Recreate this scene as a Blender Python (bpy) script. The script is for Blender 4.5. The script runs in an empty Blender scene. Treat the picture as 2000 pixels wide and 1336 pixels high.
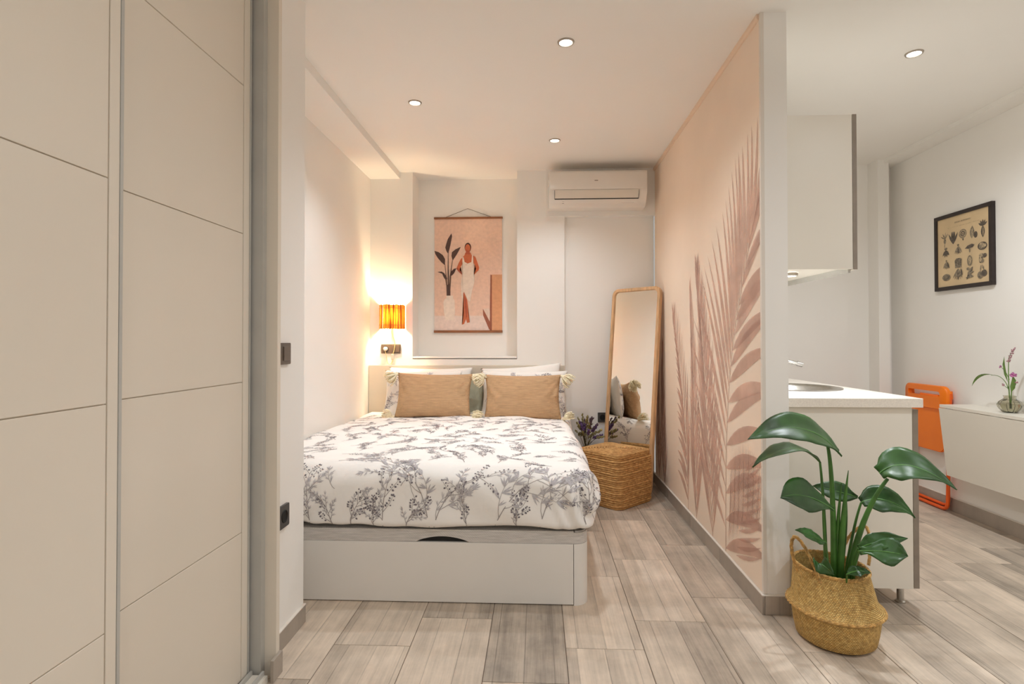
import bpy, bmesh, math, random
from mathutils import Vector, Matrix, noise
R = math.radians
PI = math.pi
S = bpy.context.scene
COL = S.collection

# ------------------------------------------------------------------ camera
cd = bpy.data.cameras.new('camera'); cam = bpy.data.objects.new('camera', cd); COL.objects.link(cam)
cd.sensor_fit = 'HORIZONTAL'; cd.sensor_width = 36.0
cd.lens = 36.0 * 1090.2 / 2000
cd.shift_y = -15.676 / 2000
cd.clip_start = 0.02
YAW, PITCH = 0.04551, 0.01186
cam.location = (0, 0, 1.12)
cam.rotation_euler = (PI / 2 + PITCH, 0.00063, YAW)
S.camera = cam

# ------------------------------------------------------------------ exposure, world, lights
S.view_settings.view_transform = 'Standard'
S.view_settings.look = 'None'
S.view_settings.exposure = 0.62
S.view_settings.gamma = 1.0
S.view_settings.use_curve_mapping = False
w = bpy.data.worlds.new('world'); S.world = w; w.use_nodes = True
w.node_tree.nodes['Background'].inputs[0].default_value = (0.95, 0.93, 0.90, 1)
w.node_tree.nodes['Background'].inputs[1].default_value = 0.3

CEIL = 2.48
WARM = (0.92, 0.975, 1.03)
S.cycles.diffuse_bounces = 8; S.cycles.max_bounces = 14
DOWN = [(0.131, 2.535), (-0.697, 3.143), (0.119, 3.783), (1.784, 2.712)]      # the four in view
DOWN_UNSEEN = [(0.13, 0.9), (1.80, 1.15), (0.13, -0.9), (1.80, -0.7)]           # unseen downlights added as fill; the second is inferred from the plant's shadow
DOWN_W = 13.0


def spot(x, y, watt, cone=165):
    l = bpy.data.lights.new('downlight_beam', 'SPOT'); l.energy = watt; l.color = WARM
    l.spot_size = R(cone); l.spot_blend = 1.0; l.shadow_soft_size = 0.035
    o = bpy.data.objects.new('downlight_beam', l); COL.objects.link(o)
    o.location = (x, y, CEIL - 0.025)
    return o


for (x, y), k, c in zip(DOWN + DOWN_UNSEEN, (1.75, 2.0, 1.85, 3.3, 0.75, 2.4, 1.0, 1.7), (138, 128, 128, 165, 165, 165, 165, 165)): spot(x, y, DOWN_W * k, c)
# added uplight, no lamp of the room: fills by bouncing off the ceiling
ul = bpy.data.lights.new('added_bounce_fill', 'AREA'); ul.shape = 'RECTANGLE'; ul.size = 1.6; ul.size_y = 1.2; ul.energy = 7; ul.color = (0.95, 0.97, 1.0)
uo = bpy.data.objects.new('added_bounce_fill', ul); COL.objects.link(uo); uo.location = (0.7, -0.9, 1.75); uo.rotation_euler = (PI, 0, 0)
# weak fill lamp added behind the camera, before an invented window
al = bpy.data.lights.new('added_rear_fill', 'AREA'); al.shape = 'RECTANGLE'; al.size = 2.6; al.size_y = 1.7
al.energy = 2; al.color = (0.95, 0.97, 1.0)
ao = bpy.data.objects.new('added_rear_fill', al); COL.objects.link(ao)
ao.location = (0.9, -2.20, 1.45); ao.rotation_euler = (R(90), 0, 0)


# ------------------------------------------------------------------ materials
def lin(c):
    f = lambda v: v / 12.92 if v <= 0.04045 else ((v + 0.055) / 1.055) ** 2.4
    return (f(c[0] / 255), f(c[1] / 255), f(c[2] / 255), 1)


def mat(name, rgb, rough=0.5, metal=0.0, bump=None, var=0.0, vscale=6.0, spec=0.5, vstretch=None):
    m = bpy.data.materials.new(name); m.use_nodes = True
    nt = m.node_tree; b = nt.nodes['Principled BSDF']
    b.inputs['Base Color'].default_value = lin(rgb); b.inputs['Roughness'].default_value = rough
    b.inputs['Metallic'].default_value = metal; b.inputs['Specular IOR Level'].default_value = spec
    tc = nt.nodes.new('ShaderNodeTexCoord')
    if var:
        n = nt.nodes.new('ShaderNodeTexNoise'); n.inputs['Scale'].default_value = vscale; n.inputs['Detail'].default_value = 4
        if vstretch:
            mp = nt.nodes.new('ShaderNodeMapping'); mp.inputs['Scale'].default_value = vstretch
            nt.links.new(tc.outputs['Object'], mp.inputs[0]); nt.links.new(mp.outputs[0], n.inputs['Vector'])
        else:
            nt.links.new(tc.outputs['Object'], n.inputs['Vector'])
        r = nt.nodes.new('ShaderNodeValToRGB')
        r.color_ramp.elements[0].position = 0.3; r.color_ramp.elements[1].position = 0.7
        r.color_ramp.elements[0].color = lin([max(0, c * (1 - var)) for c in rgb])
        r.color_ramp.elements[1].color = lin([min(255, c * (1 + var)) for c in rgb])
        nt.links.new(n.outputs['Fac'], r.inputs[0]); nt.links.new(r.outputs[0], b.inputs['Base Color'])
    if bump:
        s, st = bump
        n2 = nt.nodes.new('ShaderNodeTexNoise'); n2.inputs['Scale'].default_value = s; n2.inputs['Detail'].default_value = 3
        nt.links.new(tc.outputs['Object'], n2.inputs['Vector'])
        bp = nt.nodes.new('ShaderNodeBump'); bp.inputs['Strength'].default_value = st; bp.inputs['Distance'].default_value = 0.004
        nt.links.new(n2.outputs['Fac'], bp.inputs['Height']); nt.links.new(bp.outputs[0], b.inputs['Normal'])
    return m


def node(m, kind, **kw):
    n = m.node_tree.nodes.new(kind)
    for k, v in kw.items():
        if k in n.inputs: n.inputs[k].default_value = v
        else: setattr(n, k, v)
    return n


def link(m, a, b): m.node_tree.links.new(a, b)


M = {}
M['paint'] = mat('white_wall_paint', (241, 238, 233), 0.75, bump=(60, 0.03), var=0.008, vscale=1.5)
M['ceiling'] = mat('white_ceiling_paint', (242, 239, 234), 0.85, var=0.006, vscale=1.5)
M['mural'] = mat('peach_mural_paper', (237, 218, 199), 0.7, var=0.03, vscale=1.2)
M['lacquer'] = mat('cream_lacquer', (226, 217, 203), 0.42, var=0.008, vscale=2)
M['cabinet'] = mat('white_melamine', (232, 226, 214), 0.35, var=0.006, vscale=3)
M['cabinet_edge'] = mat('grey_edge_band', (142, 130, 117), 0.5, var=0.04, vscale=20)
M['alu'] = mat('grey_aluminium', (186, 184, 178), 0.45, 0.0, var=0.02, vscale=10)
M['dark_plastic'] = mat('anthracite_plastic', (70, 66, 64), 0.35, var=0.03, vscale=15)
M['brown_plastic'] = mat('taupe_plastic', (98, 86, 76), 0.35, var=0.03, vscale=15)
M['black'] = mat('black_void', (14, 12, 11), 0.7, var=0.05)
M['steel'] = mat('brushed_steel', (196, 193, 188), 0.22, 1.0, var=0.03, vscale=40)
M['chrome'] = mat('chrome', (220, 218, 214), 0.08, 1.0, var=0.01)
M['ac'] = mat('white_gloss_plastic', (232, 226, 218), 0.16, var=0.006)
M['ac_flap'] = mat('ac_flap_plastic', (222, 213, 200), 0.35, var=0.006)
M['grey_print'] = mat('grey_print', (150, 138, 126), 0.5, var=0.05, vscale=60)
M['seal'] = mat('white_sealant', (224, 216, 206), 0.5, var=0.01)
M['grout'] = mat('brown_grout', (118, 104, 92), 0.9, var=0.05, vscale=20)
M['oak'] = mat('oak_wood', (206, 166, 124), 0.45, var=0.1, vscale=9, vstretch=(6, 6, 0.8))
M['teak'] = mat('brown_wood_rail', (146, 92, 56), 0.5, var=0.12, vscale=14, vstretch=(1, 6, 6))
M['cord'] = mat('brown_cord', (98, 78, 62), 0.8, var=0.1, vscale=60)
M['bedbase'] = mat('white_bed_laminate', (230, 226, 220), 0.4, var=0.006)
M['headboard'] = mat('greige_headboard', (214, 204, 188), 0.5, var=0.01)
M['duvet'] = mat('white_cotton', (247, 244, 240), 0.9, bump=(900, 0.12), var=0.01, vscale=4)
M['pillow'] = mat('white_pillow_cotton', (240, 236, 230), 0.9, bump=(700, 0.1), var=0.01, vscale=4)
M['sage'] = mat('sage_cotton', (166, 164, 142), 0.9, bump=(700, 0.15), var=0.05, vscale=8)
M['tassel'] = mat('cream_cotton_yarn', (246, 231, 203), 0.9, var=0.08, vscale=60)
M['ink_stem'] = mat('print_stem_ink', (160, 152, 150), 0.9, var=0.06, vscale=30)
M['ink_leaf'] = mat('print_leaf_ink', (188, 184, 187), 0.9, var=0.1, vscale=60)
M['ink_dark'] = mat('print_berry_ink', (120, 114, 120), 0.9, var=0.1, vscale=60)
M['mattress'] = mat('white_mattress_ticking', (226, 222, 214), 0.9, var=0.02)
M['leaf'] = mat('green_leaf', (40, 76, 27), 0.36, var=0.22, vscale=9)
M['leaf_under'] = mat('pale_green_leaf', (72, 118, 46), 0.4, var=0.15, vscale=12)
M['petiole'] = mat('green_petiole', (62, 104, 40), 0.4, var=0.2, vscale=12)
M['soil'] = mat('dark_soil', (44, 32, 24), 0.95, bump=(90, 0.8), var=0.4, vscale=60)
M['rope'] = mat('seagrass_rope', (188, 148, 88), 0.85, bump=(260, 0.6), var=0.2, vscale=70)
M['orange'] = mat('orange_plastic', (255, 128, 10), 0.36, var=0.02)
M['orange_metal'] = mat('orange_painted_tube', (240, 96, 20), 0.32, var=0.03)
M['frame_black'] = mat('dark_brown_frame', (46, 36, 34), 0.5, var=0.12, vscale=25)
M['veg_paper'] = mat('aged_print_paper', (216, 190, 150), 0.6, var=0.05, vscale=5)
M['veg_ink'] = mat('engraving_ink', (128, 116, 98), 0.7, var=0.3, vscale=90)
M['veg_ink_pale'] = mat('engraving_ink_pale', (166, 148, 120), 0.7, var=0.25, vscale=120)
M['veg_ink_dark'] = mat('engraving_ink_dark', (94, 84, 74), 0.7, var=0.2, vscale=90)
M['counter'] = mat('speckled_counter', (234, 226, 214), 0.3, var=0.03, vscale=180)
M['purple'] = mat('dried_purple_flower', (92, 76, 84), 0.9, var=0.25, vscale=60)
M['violet'] = mat('violet_flower', (98, 74, 118), 0.9, var=0.2, vscale=60)
M['olive'] = mat('dried_olive_stem', (140, 130, 86), 0.9, var=0.2, vscale=40)
M['dried_dark'] = mat('dried_dark_stem', (74, 66, 48), 0.9, var=0.2, vscale=40)
M['pink'] = mat('pink_flower', (182, 108, 156), 0.8, var=0.15, vscale=80)
M['dusty'] = mat('dusty_pink_flower', (168, 126, 132), 0.8, var=0.2, vscale=80)
M['grass'] = mat('fresh_green_stem', (98, 128, 58), 0.5, var=0.15, vscale=40)
M['vase_dark'] = mat('dark_ceramic', (70, 62, 56), 0.5, var=0.1)
M['bezel'] = mat('satin_nickel_ring', (172, 162, 150), 0.35, 0.3, var=0.03)
M['cream_cable'] = mat('cream_cable', (232, 200, 140), 0.5, var=0.03)
M['white_plastic'] = mat('white_plastic', (236, 230, 220), 0.4, var=0.01)
for nm, c in dict(art_bg=(236, 202, 182), art_floor=(234, 214, 204), art_dark=(88, 66, 62), art_skin=(206, 112, 74), art_skin2=(182, 92, 66),
                  art_white=(240, 224, 210), art_white2=(232, 208, 192), art_hair=(70, 46, 36), art_wall=(222, 164, 124),
                  art_brown=(160, 96, 74), art_stem=(120, 90, 76)).items():
    M[nm] = mat(nm, c, 0.75, var=0.03, vscale=40)


def emit_mat(name, rgb, strength):
    m = bpy.data.materials.new(name); m.use_nodes = True
    b = m.node_tree.nodes['Principled BSDF']
    b.inputs['Base Color'].default_value = lin(rgb)
    b.inputs['Emission Color'].default_value = lin(rgb); b.inputs['Emission Strength'].default_value = strength
    return m


M['bulb'] = emit_mat('downlight_bulb', (255, 244, 226), 14)
M['lamp_bulb'] = emit_mat('lamp_bulb', (255, 214, 150), 3)

# mural leaf wash: a translucent ink so that fronds show through one another
for nm, c, a in (('wash_a', (208, 168, 150), 0.62), ('wash_b', (198, 156, 140), 0.5), ('wash_c', (214, 177, 160), 0.62), ('wash_line', (172, 130, 114), 0.6)):
    m = mat(nm, c, 0.7, var=0.07, vscale=9)
    m.node_tree.nodes['Principled BSDF'].inputs['Alpha'].default_value = a
    M[nm] = m

# mirror
m = bpy.data.materials.new('mirror_glass'); m.use_nodes = True
b = m.node_tree.nodes['Principled BSDF']; b.inputs['Metallic'].default_value = 1; b.inputs['Roughness'].default_value = 0.015
b.inputs['Base Color'].default_value = (0.86, 0.86, 0.83, 1); M['mirror'] = m
# clear glass
m = bpy.data.materials.new('clear_glass'); m.use_nodes = True
b = m.node_tree.nodes['Principled BSDF']; b.inputs['Transmission Weight'].default_value = 1; b.inputs['Roughness'].default_value = 0.08
b.inputs['IOR'].default_value = 1.45; b.inputs['Base Color'].default_value = lin((228, 226, 212)); M['glass'] = m

# raffia lamp shade
m = bpy.data.materials.new('raffia_strips'); m.use_nodes = True; nt = m.node_tree
b = nt.nodes['Principled BSDF']; b.inputs['Roughness'].default_value = 0.8
tc = node(m, 'ShaderNodeTexCoord'); mp = node(m, 'ShaderNodeMapping'); mp.inputs['Scale'].default_value = (85, 85, 3)
nz = node(m, 'ShaderNodeTexNoise'); nz.inputs['Scale'].default_value = 1.0; nz.inputs['Detail'].default_value = 3
rp = node(m, 'ShaderNodeValToRGB'); e = rp.color_ramp.elements
e[0].position = 0.40; e[0].color = lin((140, 74, 18)); e[1].position = 0.60; e[1].color = lin((244, 184, 82))
link(m, tc.outputs['Object'], mp.inputs[0]); link(m, mp.outputs[0], nz.inputs['Vector']); link(m, nz.outputs['Fac'], rp.inputs[0])
link(m, rp.outputs[0], b.inputs['Base Color'])
tr = node(m, 'ShaderNodeBsdfTranslucent'); link(m, rp.outputs[0], tr.inputs['Color'])
mx = node(m, 'ShaderNodeMixShader'); mx.inputs[0].default_value = 0.30
link(m, b.outputs[0], mx.inputs[1]); link(m, tr.outputs[0], mx.inputs[2])
link(m, mx.outputs[0], nt.nodes['Material Output'].inputs['Surface']); M['raffia'] = m


# floor tile: timber-look porcelain, streaks along the tile, differing boards, a different cut on every tile
def tile_mat(name, base, contrast=1.0):
    m = bpy.data.materials.new(name); m.use_nodes = True; nt = m.node_tree; b = nt.nodes['Principled BSDF']
    tc = node(m, 'ShaderNodeTexCoord'); oi = node(m, 'ShaderNodeObjectInfo')
    off = node(m, 'ShaderNodeVectorMath', operation='SCALE'); off.inputs['Scale'].default_value = 37.0
    cx = node(m, 'ShaderNodeCombineXYZ'); link(m, oi.outputs['Random'], cx.inputs[0]); link(m, oi.outputs['Random'], cx.inputs[1]); link(m, oi.outputs['Random'], cx.inputs[2])
    link(m, cx.outputs[0], off.inputs[0])
    ad = node(m, 'ShaderNodeVectorMath', operation='ADD'); link(m, tc.outputs['Object'], ad.inputs[0]); link(m, off.outputs[0], ad.inputs[1])
    def nz(scale, det, rough=0.55):
        mp = node(m, 'ShaderNodeMapping'); mp.inputs['Scale'].default_value = scale
        n = node(m, 'ShaderNodeTexNoise'); n.inputs['Scale'].default_value = 1; n.inputs['Detail'].default_value = det; n.inputs['Roughness'].default_value = rough
        link(m, ad.outputs[0], mp.inputs[0]); link(m, mp.outputs[0], n.inputs['Vector']); return n.outputs['Fac']
    streak = nz((120, 4.5, 2), 6, 0.7); wide = nz((16, 0.9, 1), 3); blot = nz((7, 6, 5), 5, 0.65)
    # boards inside the tile: a stepped value across X
    sp = node(m, 'ShaderNodeSeparateXYZ'); link(m, ad.outputs[0], sp.inputs[0])
    mu = node(m, 'ShaderNodeMath', operation='MULTIPLY'); mu.inputs[1].default_value = 9.7; link(m, sp.outputs[0], mu.inputs[0])
    fl = node(m, 'ShaderNodeMath', operation='FLOOR'); link(m, mu.outputs[0], fl.inputs[0])
    wn = node(m, 'ShaderNodeTexWhiteNoise', noise_dimensions='1D'); link(m, fl.outputs[0], wn.inputs['W'])
    fr = node(m, 'ShaderNodeMath', operation='FRACT'); link(m, mu.outputs[0], fr.inputs[0])
    ed = node(m, 'ShaderNodeMath', operation='LESS_THAN'); ed.inputs[1].default_value = 0.035; link(m, fr.outputs[0], ed.inputs[0])
    def mad(a, k, c):
        n = node(m, 'ShaderNodeMath', operation='MULTIPLY_ADD'); link(m, a, n.inputs[0]); n.inputs[1].default_value = k
        if isinstance(c, float): n.inputs[2].default_value = c
        else: link(m, c, n.inputs[2])
        return n.outputs[0]
    v = mad(streak, 0.40 * contrast, 0.5 - 0.85 * contrast)
    v = mad(wide, 0.50 * contrast, v); v = mad(blot, 0.48 * contrast, v)
    v = mad(wn.outputs['Value'], 0.18 * contrast, v); v = mad(oi.outputs['Random'], 0.20 * contrast, v)
    v = mad(ed.outputs[0], -0.19 * contrast, v)
    rp = node(m, 'ShaderNodeValToRGB'); e = rp.color_ramp.elements
    e[0].position = 0.22; e[0].color = lin([c * 0.70 for c in base]); e[1].position = 0.82; e[1].color = lin([min(255, c * 1.17) for c in base])
    link(m, v, rp.inputs[0]); link(m, rp.outputs[0], b.inputs['Base Color'])
    b.inputs['Roughness'].default_value = 0.42; b.inputs['Specular IOR Level'].default_value = 0.4
    bp = node(m, 'ShaderNodeBump'); bp.inputs['Strength'].default_value = 0.12; bp.inputs['Distance'].default_value = 0.002
    link(m, streak, bp.inputs['Height']); link(m, bp.outputs[0], b.inputs['Normal'])
    return m


M['tile'] = tile_mat('timber_look_tile', (196, 181, 164))
M['base_tile'] = tile_mat('skirting_tile', (172, 161, 149), 0.6)


def fabric_mat(name, rgb, d=0.1, scale=420.0, axes=('X', 'Z'), bump=0.35):
    """woven cloth: two crossed thread waves for colour and relief"""
    m = bpy.data.materials.new(name); m.use_nodes = True; b = m.node_tree.nodes['Principled BSDF']; b.inputs['Roughness'].default_value = 0.9
    tc = node(m, 'ShaderNodeTexCoord')
    n = node(m, 'ShaderNodeTexNoise'); n.inputs['Scale'].default_value = 1; n.inputs['Detail'].default_value = 4
    mp = node(m, 'ShaderNodeMapping'); mp.inputs['Scale'].default_value = (14, 60, 170)
    link(m, tc.outputs['Object'], mp.inputs[0]); link(m, mp.outputs[0], n.inputs['Vector'])
    rp = node(m, 'ShaderNodeValToRGB'); e = rp.color_ramp.elements
    e[0].position = 0.3; e[0].color = lin([c * (1 - d) for c in rgb]); e[1].position = 0.7; e[1].color = lin([min(255, c * (1 + d)) for c in rgb])
    link(m, n.outputs['Fac'], rp.inputs[0]); link(m, rp.outputs[0], b.inputs['Base Color'])
    hs = []
    for a in axes:
        wv = node(m, 'ShaderNodeTexWave', bands_direction=a); wv.inputs['Scale'].default_value = scale / 20; wv.inputs['Distortion'].default_value = 0.6
        link(m, tc.outputs['Object'], wv.inputs['Vector']); hs.append(wv.outputs['Fac'])
    mm = node(m, 'ShaderNodeMath', operation='ADD'); link(m, hs[0], mm.inputs[0]); link(m, hs[1], mm.inputs[1])
    bp = node(m, 'ShaderNodeBump'); bp.inputs['Strength'].default_value = bump; bp.inputs['Distance'].default_value = 0.0015
    link(m, mm.outputs[0], bp.inputs['Height']); link(m, bp.outputs[0], b.inputs['Normal'])
    return m


M['linen'] = fabric_mat('tan_linen', (192, 156, 118), 0.055, 700)
M['lid_fabric'] = fabric_mat('grey_mesh_fabric', (206, 201, 196), 0.06, 1200, ('DIAGONAL', 'Z'), 0.5)


def jute_mat():
    m = bpy.data.materials.new('jute_rope'); m.use_nodes = True; b = m.node_tree.nodes['Principled BSDF']; b.inputs['Roughness'].default_value = 0.85
    tc = node(m, 'ShaderNodeTexCoord'); n = node(m, 'ShaderNodeTexNoise'); n.inputs['Scale'].default_value = 1; n.inputs['Detail'].default_value = 4
    mp = node(m, 'ShaderNodeMapping'); mp.inputs['Scale'].default_value = (40, 40, 110)
    link(m, tc.outputs['Object'], mp.inputs[0]); link(m, mp.outputs[0], n.inputs['Vector'])
    rp = node(m, 'ShaderNodeValToRGB'); e = rp.color_ramp.elements
    e[0].position = 0.3; e[0].color = lin((166, 118, 66)); e[1].position = 0.72; e[1].color = lin((226, 180, 116))
    link(m, n.outputs['Fac'], rp.inputs[0]); link(m, rp.outputs[0], b.inputs['Base Color'])
    n2 = node(m, 'ShaderNodeTexNoise'); n2.inputs['Scale'].default_value = 190; link(m, tc.outputs['Object'], n2.inputs['Vector'])
    bp = node(m, 'ShaderNodeBump'); bp.inputs['Strength'].default_value = 0.7; bp.inputs['Distance'].default_value = 0.003
    link(m, n2.outputs['Fac'], bp.inputs['Height']); link(m, bp.outputs[0], b.inputs['Normal'])
    return m


M['jute'] = jute_mat()


def weave_mat():
    """plaited seagrass over the basket's UVs (u round the basket, v up the wall)"""
    m = bpy.data.materials.new('plaited_seagrass'); m.use_nodes = True; b = m.node_tree.nodes['Principled BSDF']; b.inputs['Roughness'].default_value = 0.75
    tc = node(m, 'ShaderNodeTexCoord')
    br = node(m, 'ShaderNodeTexBrick'); br.inputs['Scale'].default_value = 1.0
    br.inputs['Brick Width'].default_value = 0.0095; br.inputs['Row Height'].default_value = 0.0052; br.inputs['Mortar Size'].default_value = 0.0008
    br.inputs['Mortar Smooth'].default_value = 0.8
    br.inputs['Color1'].default_value = lin((236, 200, 124)); br.inputs['Color2'].default_value = lin((216, 172, 96)); br.inputs['Mortar'].default_value = lin((140, 98, 46))
    link(m, tc.outputs['UV'], br.inputs['Vector'])
    n = node(m, 'ShaderNodeTexNoise'); n.inputs['Scale'].default_value = 75; n.inputs['Detail'].default_value = 5; link(m, tc.outputs['Object'], n.inputs['Vector'])
    rp = node(m, 'ShaderNodeValToRGB'); rp.color_ramp.elements[0].color = (0.55, 0.52, 0.48, 1); rp.color_ramp.elements[0].position = 0.3
    rp.color_ramp.elements[1].color = (1, 1, 1, 1); rp.color_ramp.elements[1].position = 0.62
    link(m, n.outputs['Fac'], rp.inputs[0])
    mx = node(m, 'ShaderNodeMix', data_type='RGBA', blend_type='MULTIPLY'); mx.inputs[0].default_value = 0.75
    link(m, br.outputs['Color'], mx.inputs[6]); link(m, rp.outputs[0], mx.inputs[7]); link(m, mx.outputs[2], b.inputs['Base Color'])
    inv = node(m, 'ShaderNodeMath', operation='SUBTRACT'); inv.inputs[0].default_value = 1.0; link(m, br.outputs['Fac'], inv.inputs[1])
    bp = node(m, 'ShaderNodeBump'); bp.inputs['Strength'].default_value = 0.9; bp.inputs['Distance'].default_value = 0.003
    link(m, inv.outputs[0], bp.inputs['Height']); link(m, bp.outputs[0], b.inputs['Normal'])
    return m


M['weave'] = weave_mat()


# ------------------------------------------------------------------ helpers
def tag(o, label=None, cat=None, group=None, kind=None):
    if label: o['label'] = label
    if cat: o['category'] = cat
    if group: o['group'] = group
    if kind: o['kind'] = kind
    return o


def obj(name, bm, material, parent=None, smooth=None, label=None, kind=None):
    """links a bmesh made in world coordinates as ONE mesh object under its parent"""
    me = bpy.data.meshes.new(name)
    if parent is not None:
        o0 = Vector((0, 0, 0)); p = parent
        while p is not None: o0 += p.location; p = p.parent
        bm.transform(Matrix.Translation(-o0))
    bm.normal_update()
    bm.to_mesh(me); bm.free()
    for mm in (material if isinstance(material, (list, tuple)) else [material]): me.materials.append(mm)
    o = bpy.data.objects.new(name, me); COL.objects.link(o)
    if parent is not None: o.parent = parent
    if smooth is not None:
        me.shade_smooth()
        if smooth < 180:
            me.set_sharp_from_angle(angle=R(smooth))
    if label: o['label'] = label
    if kind: o['kind'] = kind
    return o


def thing(name, label, cat, loc, group=None):
    o = bpy.data.objects.new(name, None); COL.objects.link(o); o.location = loc
    o.empty_display_size = 0.05
    return tag(o, label, cat, group)


def NB(): return bmesh.new()


def bx(bm, x0, x1, y0, y1, z0, z1, bev=0.0, seg=2):
    r = bmesh.ops.create_cube(bm, size=1.0)
    vs = r['verts']
    for v in vs:
        v.co = Vector(((x0 + x1) / 2 + v.co.x * (x1 - x0), (y0 + y1) / 2 + v.co.y * (y1 - y0), (z0 + z1) / 2 + v.co.z * (z1 - z0)))
    if bev > 0:
        es = list({e for v in vs for e in v.link_edges})
        bmesh.ops.bevel(bm, geom=es, offset=bev, segments=seg, profile=0.5, affect='EDGES')
    return bm


def box(name, x0, x1, y0, y1, z0, z1, m, parent=None, bev=0.0, **k):
    return obj(name, bx(NB(), x0, x1, y0, y1, z0, z1, bev), m, parent, **k)


def ring_tube(bm, pts, rad, n=8, closed=False, caps=True):
    """tube along a polyline; rad a number or a list"""
    pts = [Vector(p) for p in pts]; N = len(pts)
    if not isinstance(rad, (list, tuple)): rad = [rad] * N
    rings = []; prev = None
    for i, p in enumerate(pts):
        if closed: t = pts[(i + 1) % N] - pts[i - 1]
        else: t = pts[min(i + 1, N - 1)] - pts[max(i - 1, 0)]
        t.normalize()
        if prev is None:
            up = Vector((0, 0, 1)) if abs(t.z) < 0.9 else Vector((1, 0, 0))
            a = t.cross(up).normalized()
        else:
            a = (prev - t * prev.dot(t)).normalized()
        prev = a; c = t.cross(a)
        rings.append([bm.verts.new(p + (a * math.cos(2 * PI * k / n) + c * math.sin(2 * PI * k / n)) * rad[i]) for k in range(n)])
    for i in range(N if closed else N - 1):
        A, B = rings[i], rings[(i + 1) % N]
        for k in range(n): bm.faces.new((A[k], A[(k + 1) % n], B[(k + 1) % n], B[k]))
    if caps and not closed:
        bm.faces.new(rings[0][::-1]); bm.faces.new(rings[-1])
    return bm


def bez(p0, p1, p2, n=10, p3=None):
    out = []
    for i in range(n + 1):
        t = i / n
        if p3 is None: out.append(Vector(p0) * (1 - t) ** 2 + Vector(p1) * 2 * t * (1 - t) + Vector(p2) * t * t)
        else: out.append(Vector(p0) * (1 - t) ** 3 + Vector(p1) * 3 * t * (1 - t) ** 2 + Vector(p2) * 3 * t * t * (1 - t) + Vector(p3) * t ** 3)
    return out


def fillet(pts, r, n=6):
    """rounds the inner corners of an open polyline"""
    pts = [Vector(p) for p in pts]; out = [pts[0]]
    for i in range(1, len(pts) - 1):
        a, b, c = pts[i - 1], pts[i], pts[i + 1]
        d1 = (a - b).normalized(); d2 = (c - b).normalized(); rr = min(r, (a - b).length / 2.01, (c - b).length / 2.01)
        out += bez(b + d1 * rr, b, b + d2 * rr, n)
    out.append(pts[-1]); return out


def lathe(bm, prof, cx, cy, n=32, uv=False, caps=True):
    rings = []
    for r, z in prof:
        rings.append([bm.verts.new((cx + r * math.cos(2 * PI * k / n), cy + r * math.sin(2 * PI * k / n), z)) for k in range(n)])
    L = bm.loops.layers.uv.verify() if uv else None
    s = [0.0]
    for i in range(1, len(prof)): s.append(s[-1] + math.hypot(prof[i][0] - prof[i - 1][0], prof[i][1] - prof[i - 1][1]))
    for i in range(len(prof) - 1):
        for k in range(n):
            f = bm.faces.new((rings[i][k], rings[i][(k + 1) % n], rings[i + 1][(k + 1) % n], rings[i + 1][k]))
            if uv:
                cc = 1.05 / n
                for lp, (u, v) in zip(f.loops, ((k, s[i]), (k + 1, s[i]), (k + 1, s[i + 1]), (k, s[i + 1]))): lp[L].uv = (u * cc, v)
    if caps:
        if prof[0][0] > 1e-5: bm.faces.new(rings[0][::-1])
        if prof[-1][0] > 1e-5: bm.faces.new(rings[-1])
    return bm


def prism(bm, pts, ax, a, b):
    """extrudes a polygon given in the two other axes along axis ax from a to b"""
    def mk(p, c):
        q = [0, 0, 0]; q[ax] = c; o = [i for i in range(3) if i != ax]; q[o[0]], q[o[1]] = p; return bm.verts.new(q)
    A = [mk(p, a) for p in pts]; B = [mk(p, b) for p in pts]; n = len(pts)
    bm.faces.new(A); bm.faces.new(B[::-1])
    for i in range(n): bm.faces.new((A[i], B[i], B[(i + 1) % n], A[(i + 1) % n]))
    bmesh.ops.recalc_face_normals(bm, faces=bm.faces[:])
    return bm


def rrect(w, h, r, n=5):
    """rounded rectangle centred on 0,0, counter-clockwise"""
    out = []
    for cx, cy, a0 in ((w / 2 - r, h / 2 - r, 0), (-w / 2 + r, h / 2 - r, 90), (-w / 2 + r, -h / 2 + r, 180), (w / 2 - r, -h / 2 + r, 270)):
        for i in range(n + 1):
            a = R(a0 + 90 * i / n); out.append((cx + r * math.cos(a), cy + r * math.sin(a)))
    return out


def ell(cx, cy, rx, ry, n=16, a=0.0):
    return [(cx + rx * math.cos(2 * PI * k / n) * math.cos(a) - ry * math.sin(2 * PI * k / n) * math.sin(a),
             cy + rx * math.cos(2 * PI * k / n) * math.sin(a) + ry * math.sin(2 * PI * k / n) * math.cos(a)) for k in range(n)]


def lens(b, t, wd, n=6, skew=0.5, curve=0.0):
    """leaf-shaped outline from b to t, wd wide, bowed sideways by curve"""
    bx_, by_ = b; dx, dy = t[0] - bx_, t[1] - by_; L = math.hypot(dx, dy) or 1e-6; nx, ny = -dy / L, dx / L
    up, dn = [], []
    for i in range(n + 1):
        s = i / n; hw = wd / 2 * math.sin(PI * s ** (math.log(0.5) / math.log(skew))) if 0 < s < 1 else 0
        c = curve * L * 4 * s * (1 - s)
        px, py = bx_ + dx * s + nx * c, by_ + dy * s + ny * c
        up.append((px + nx * hw, py + ny * hw)); dn.append((px - nx * hw, py - ny * hw))
    return up + dn[-2:0:-1]


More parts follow.
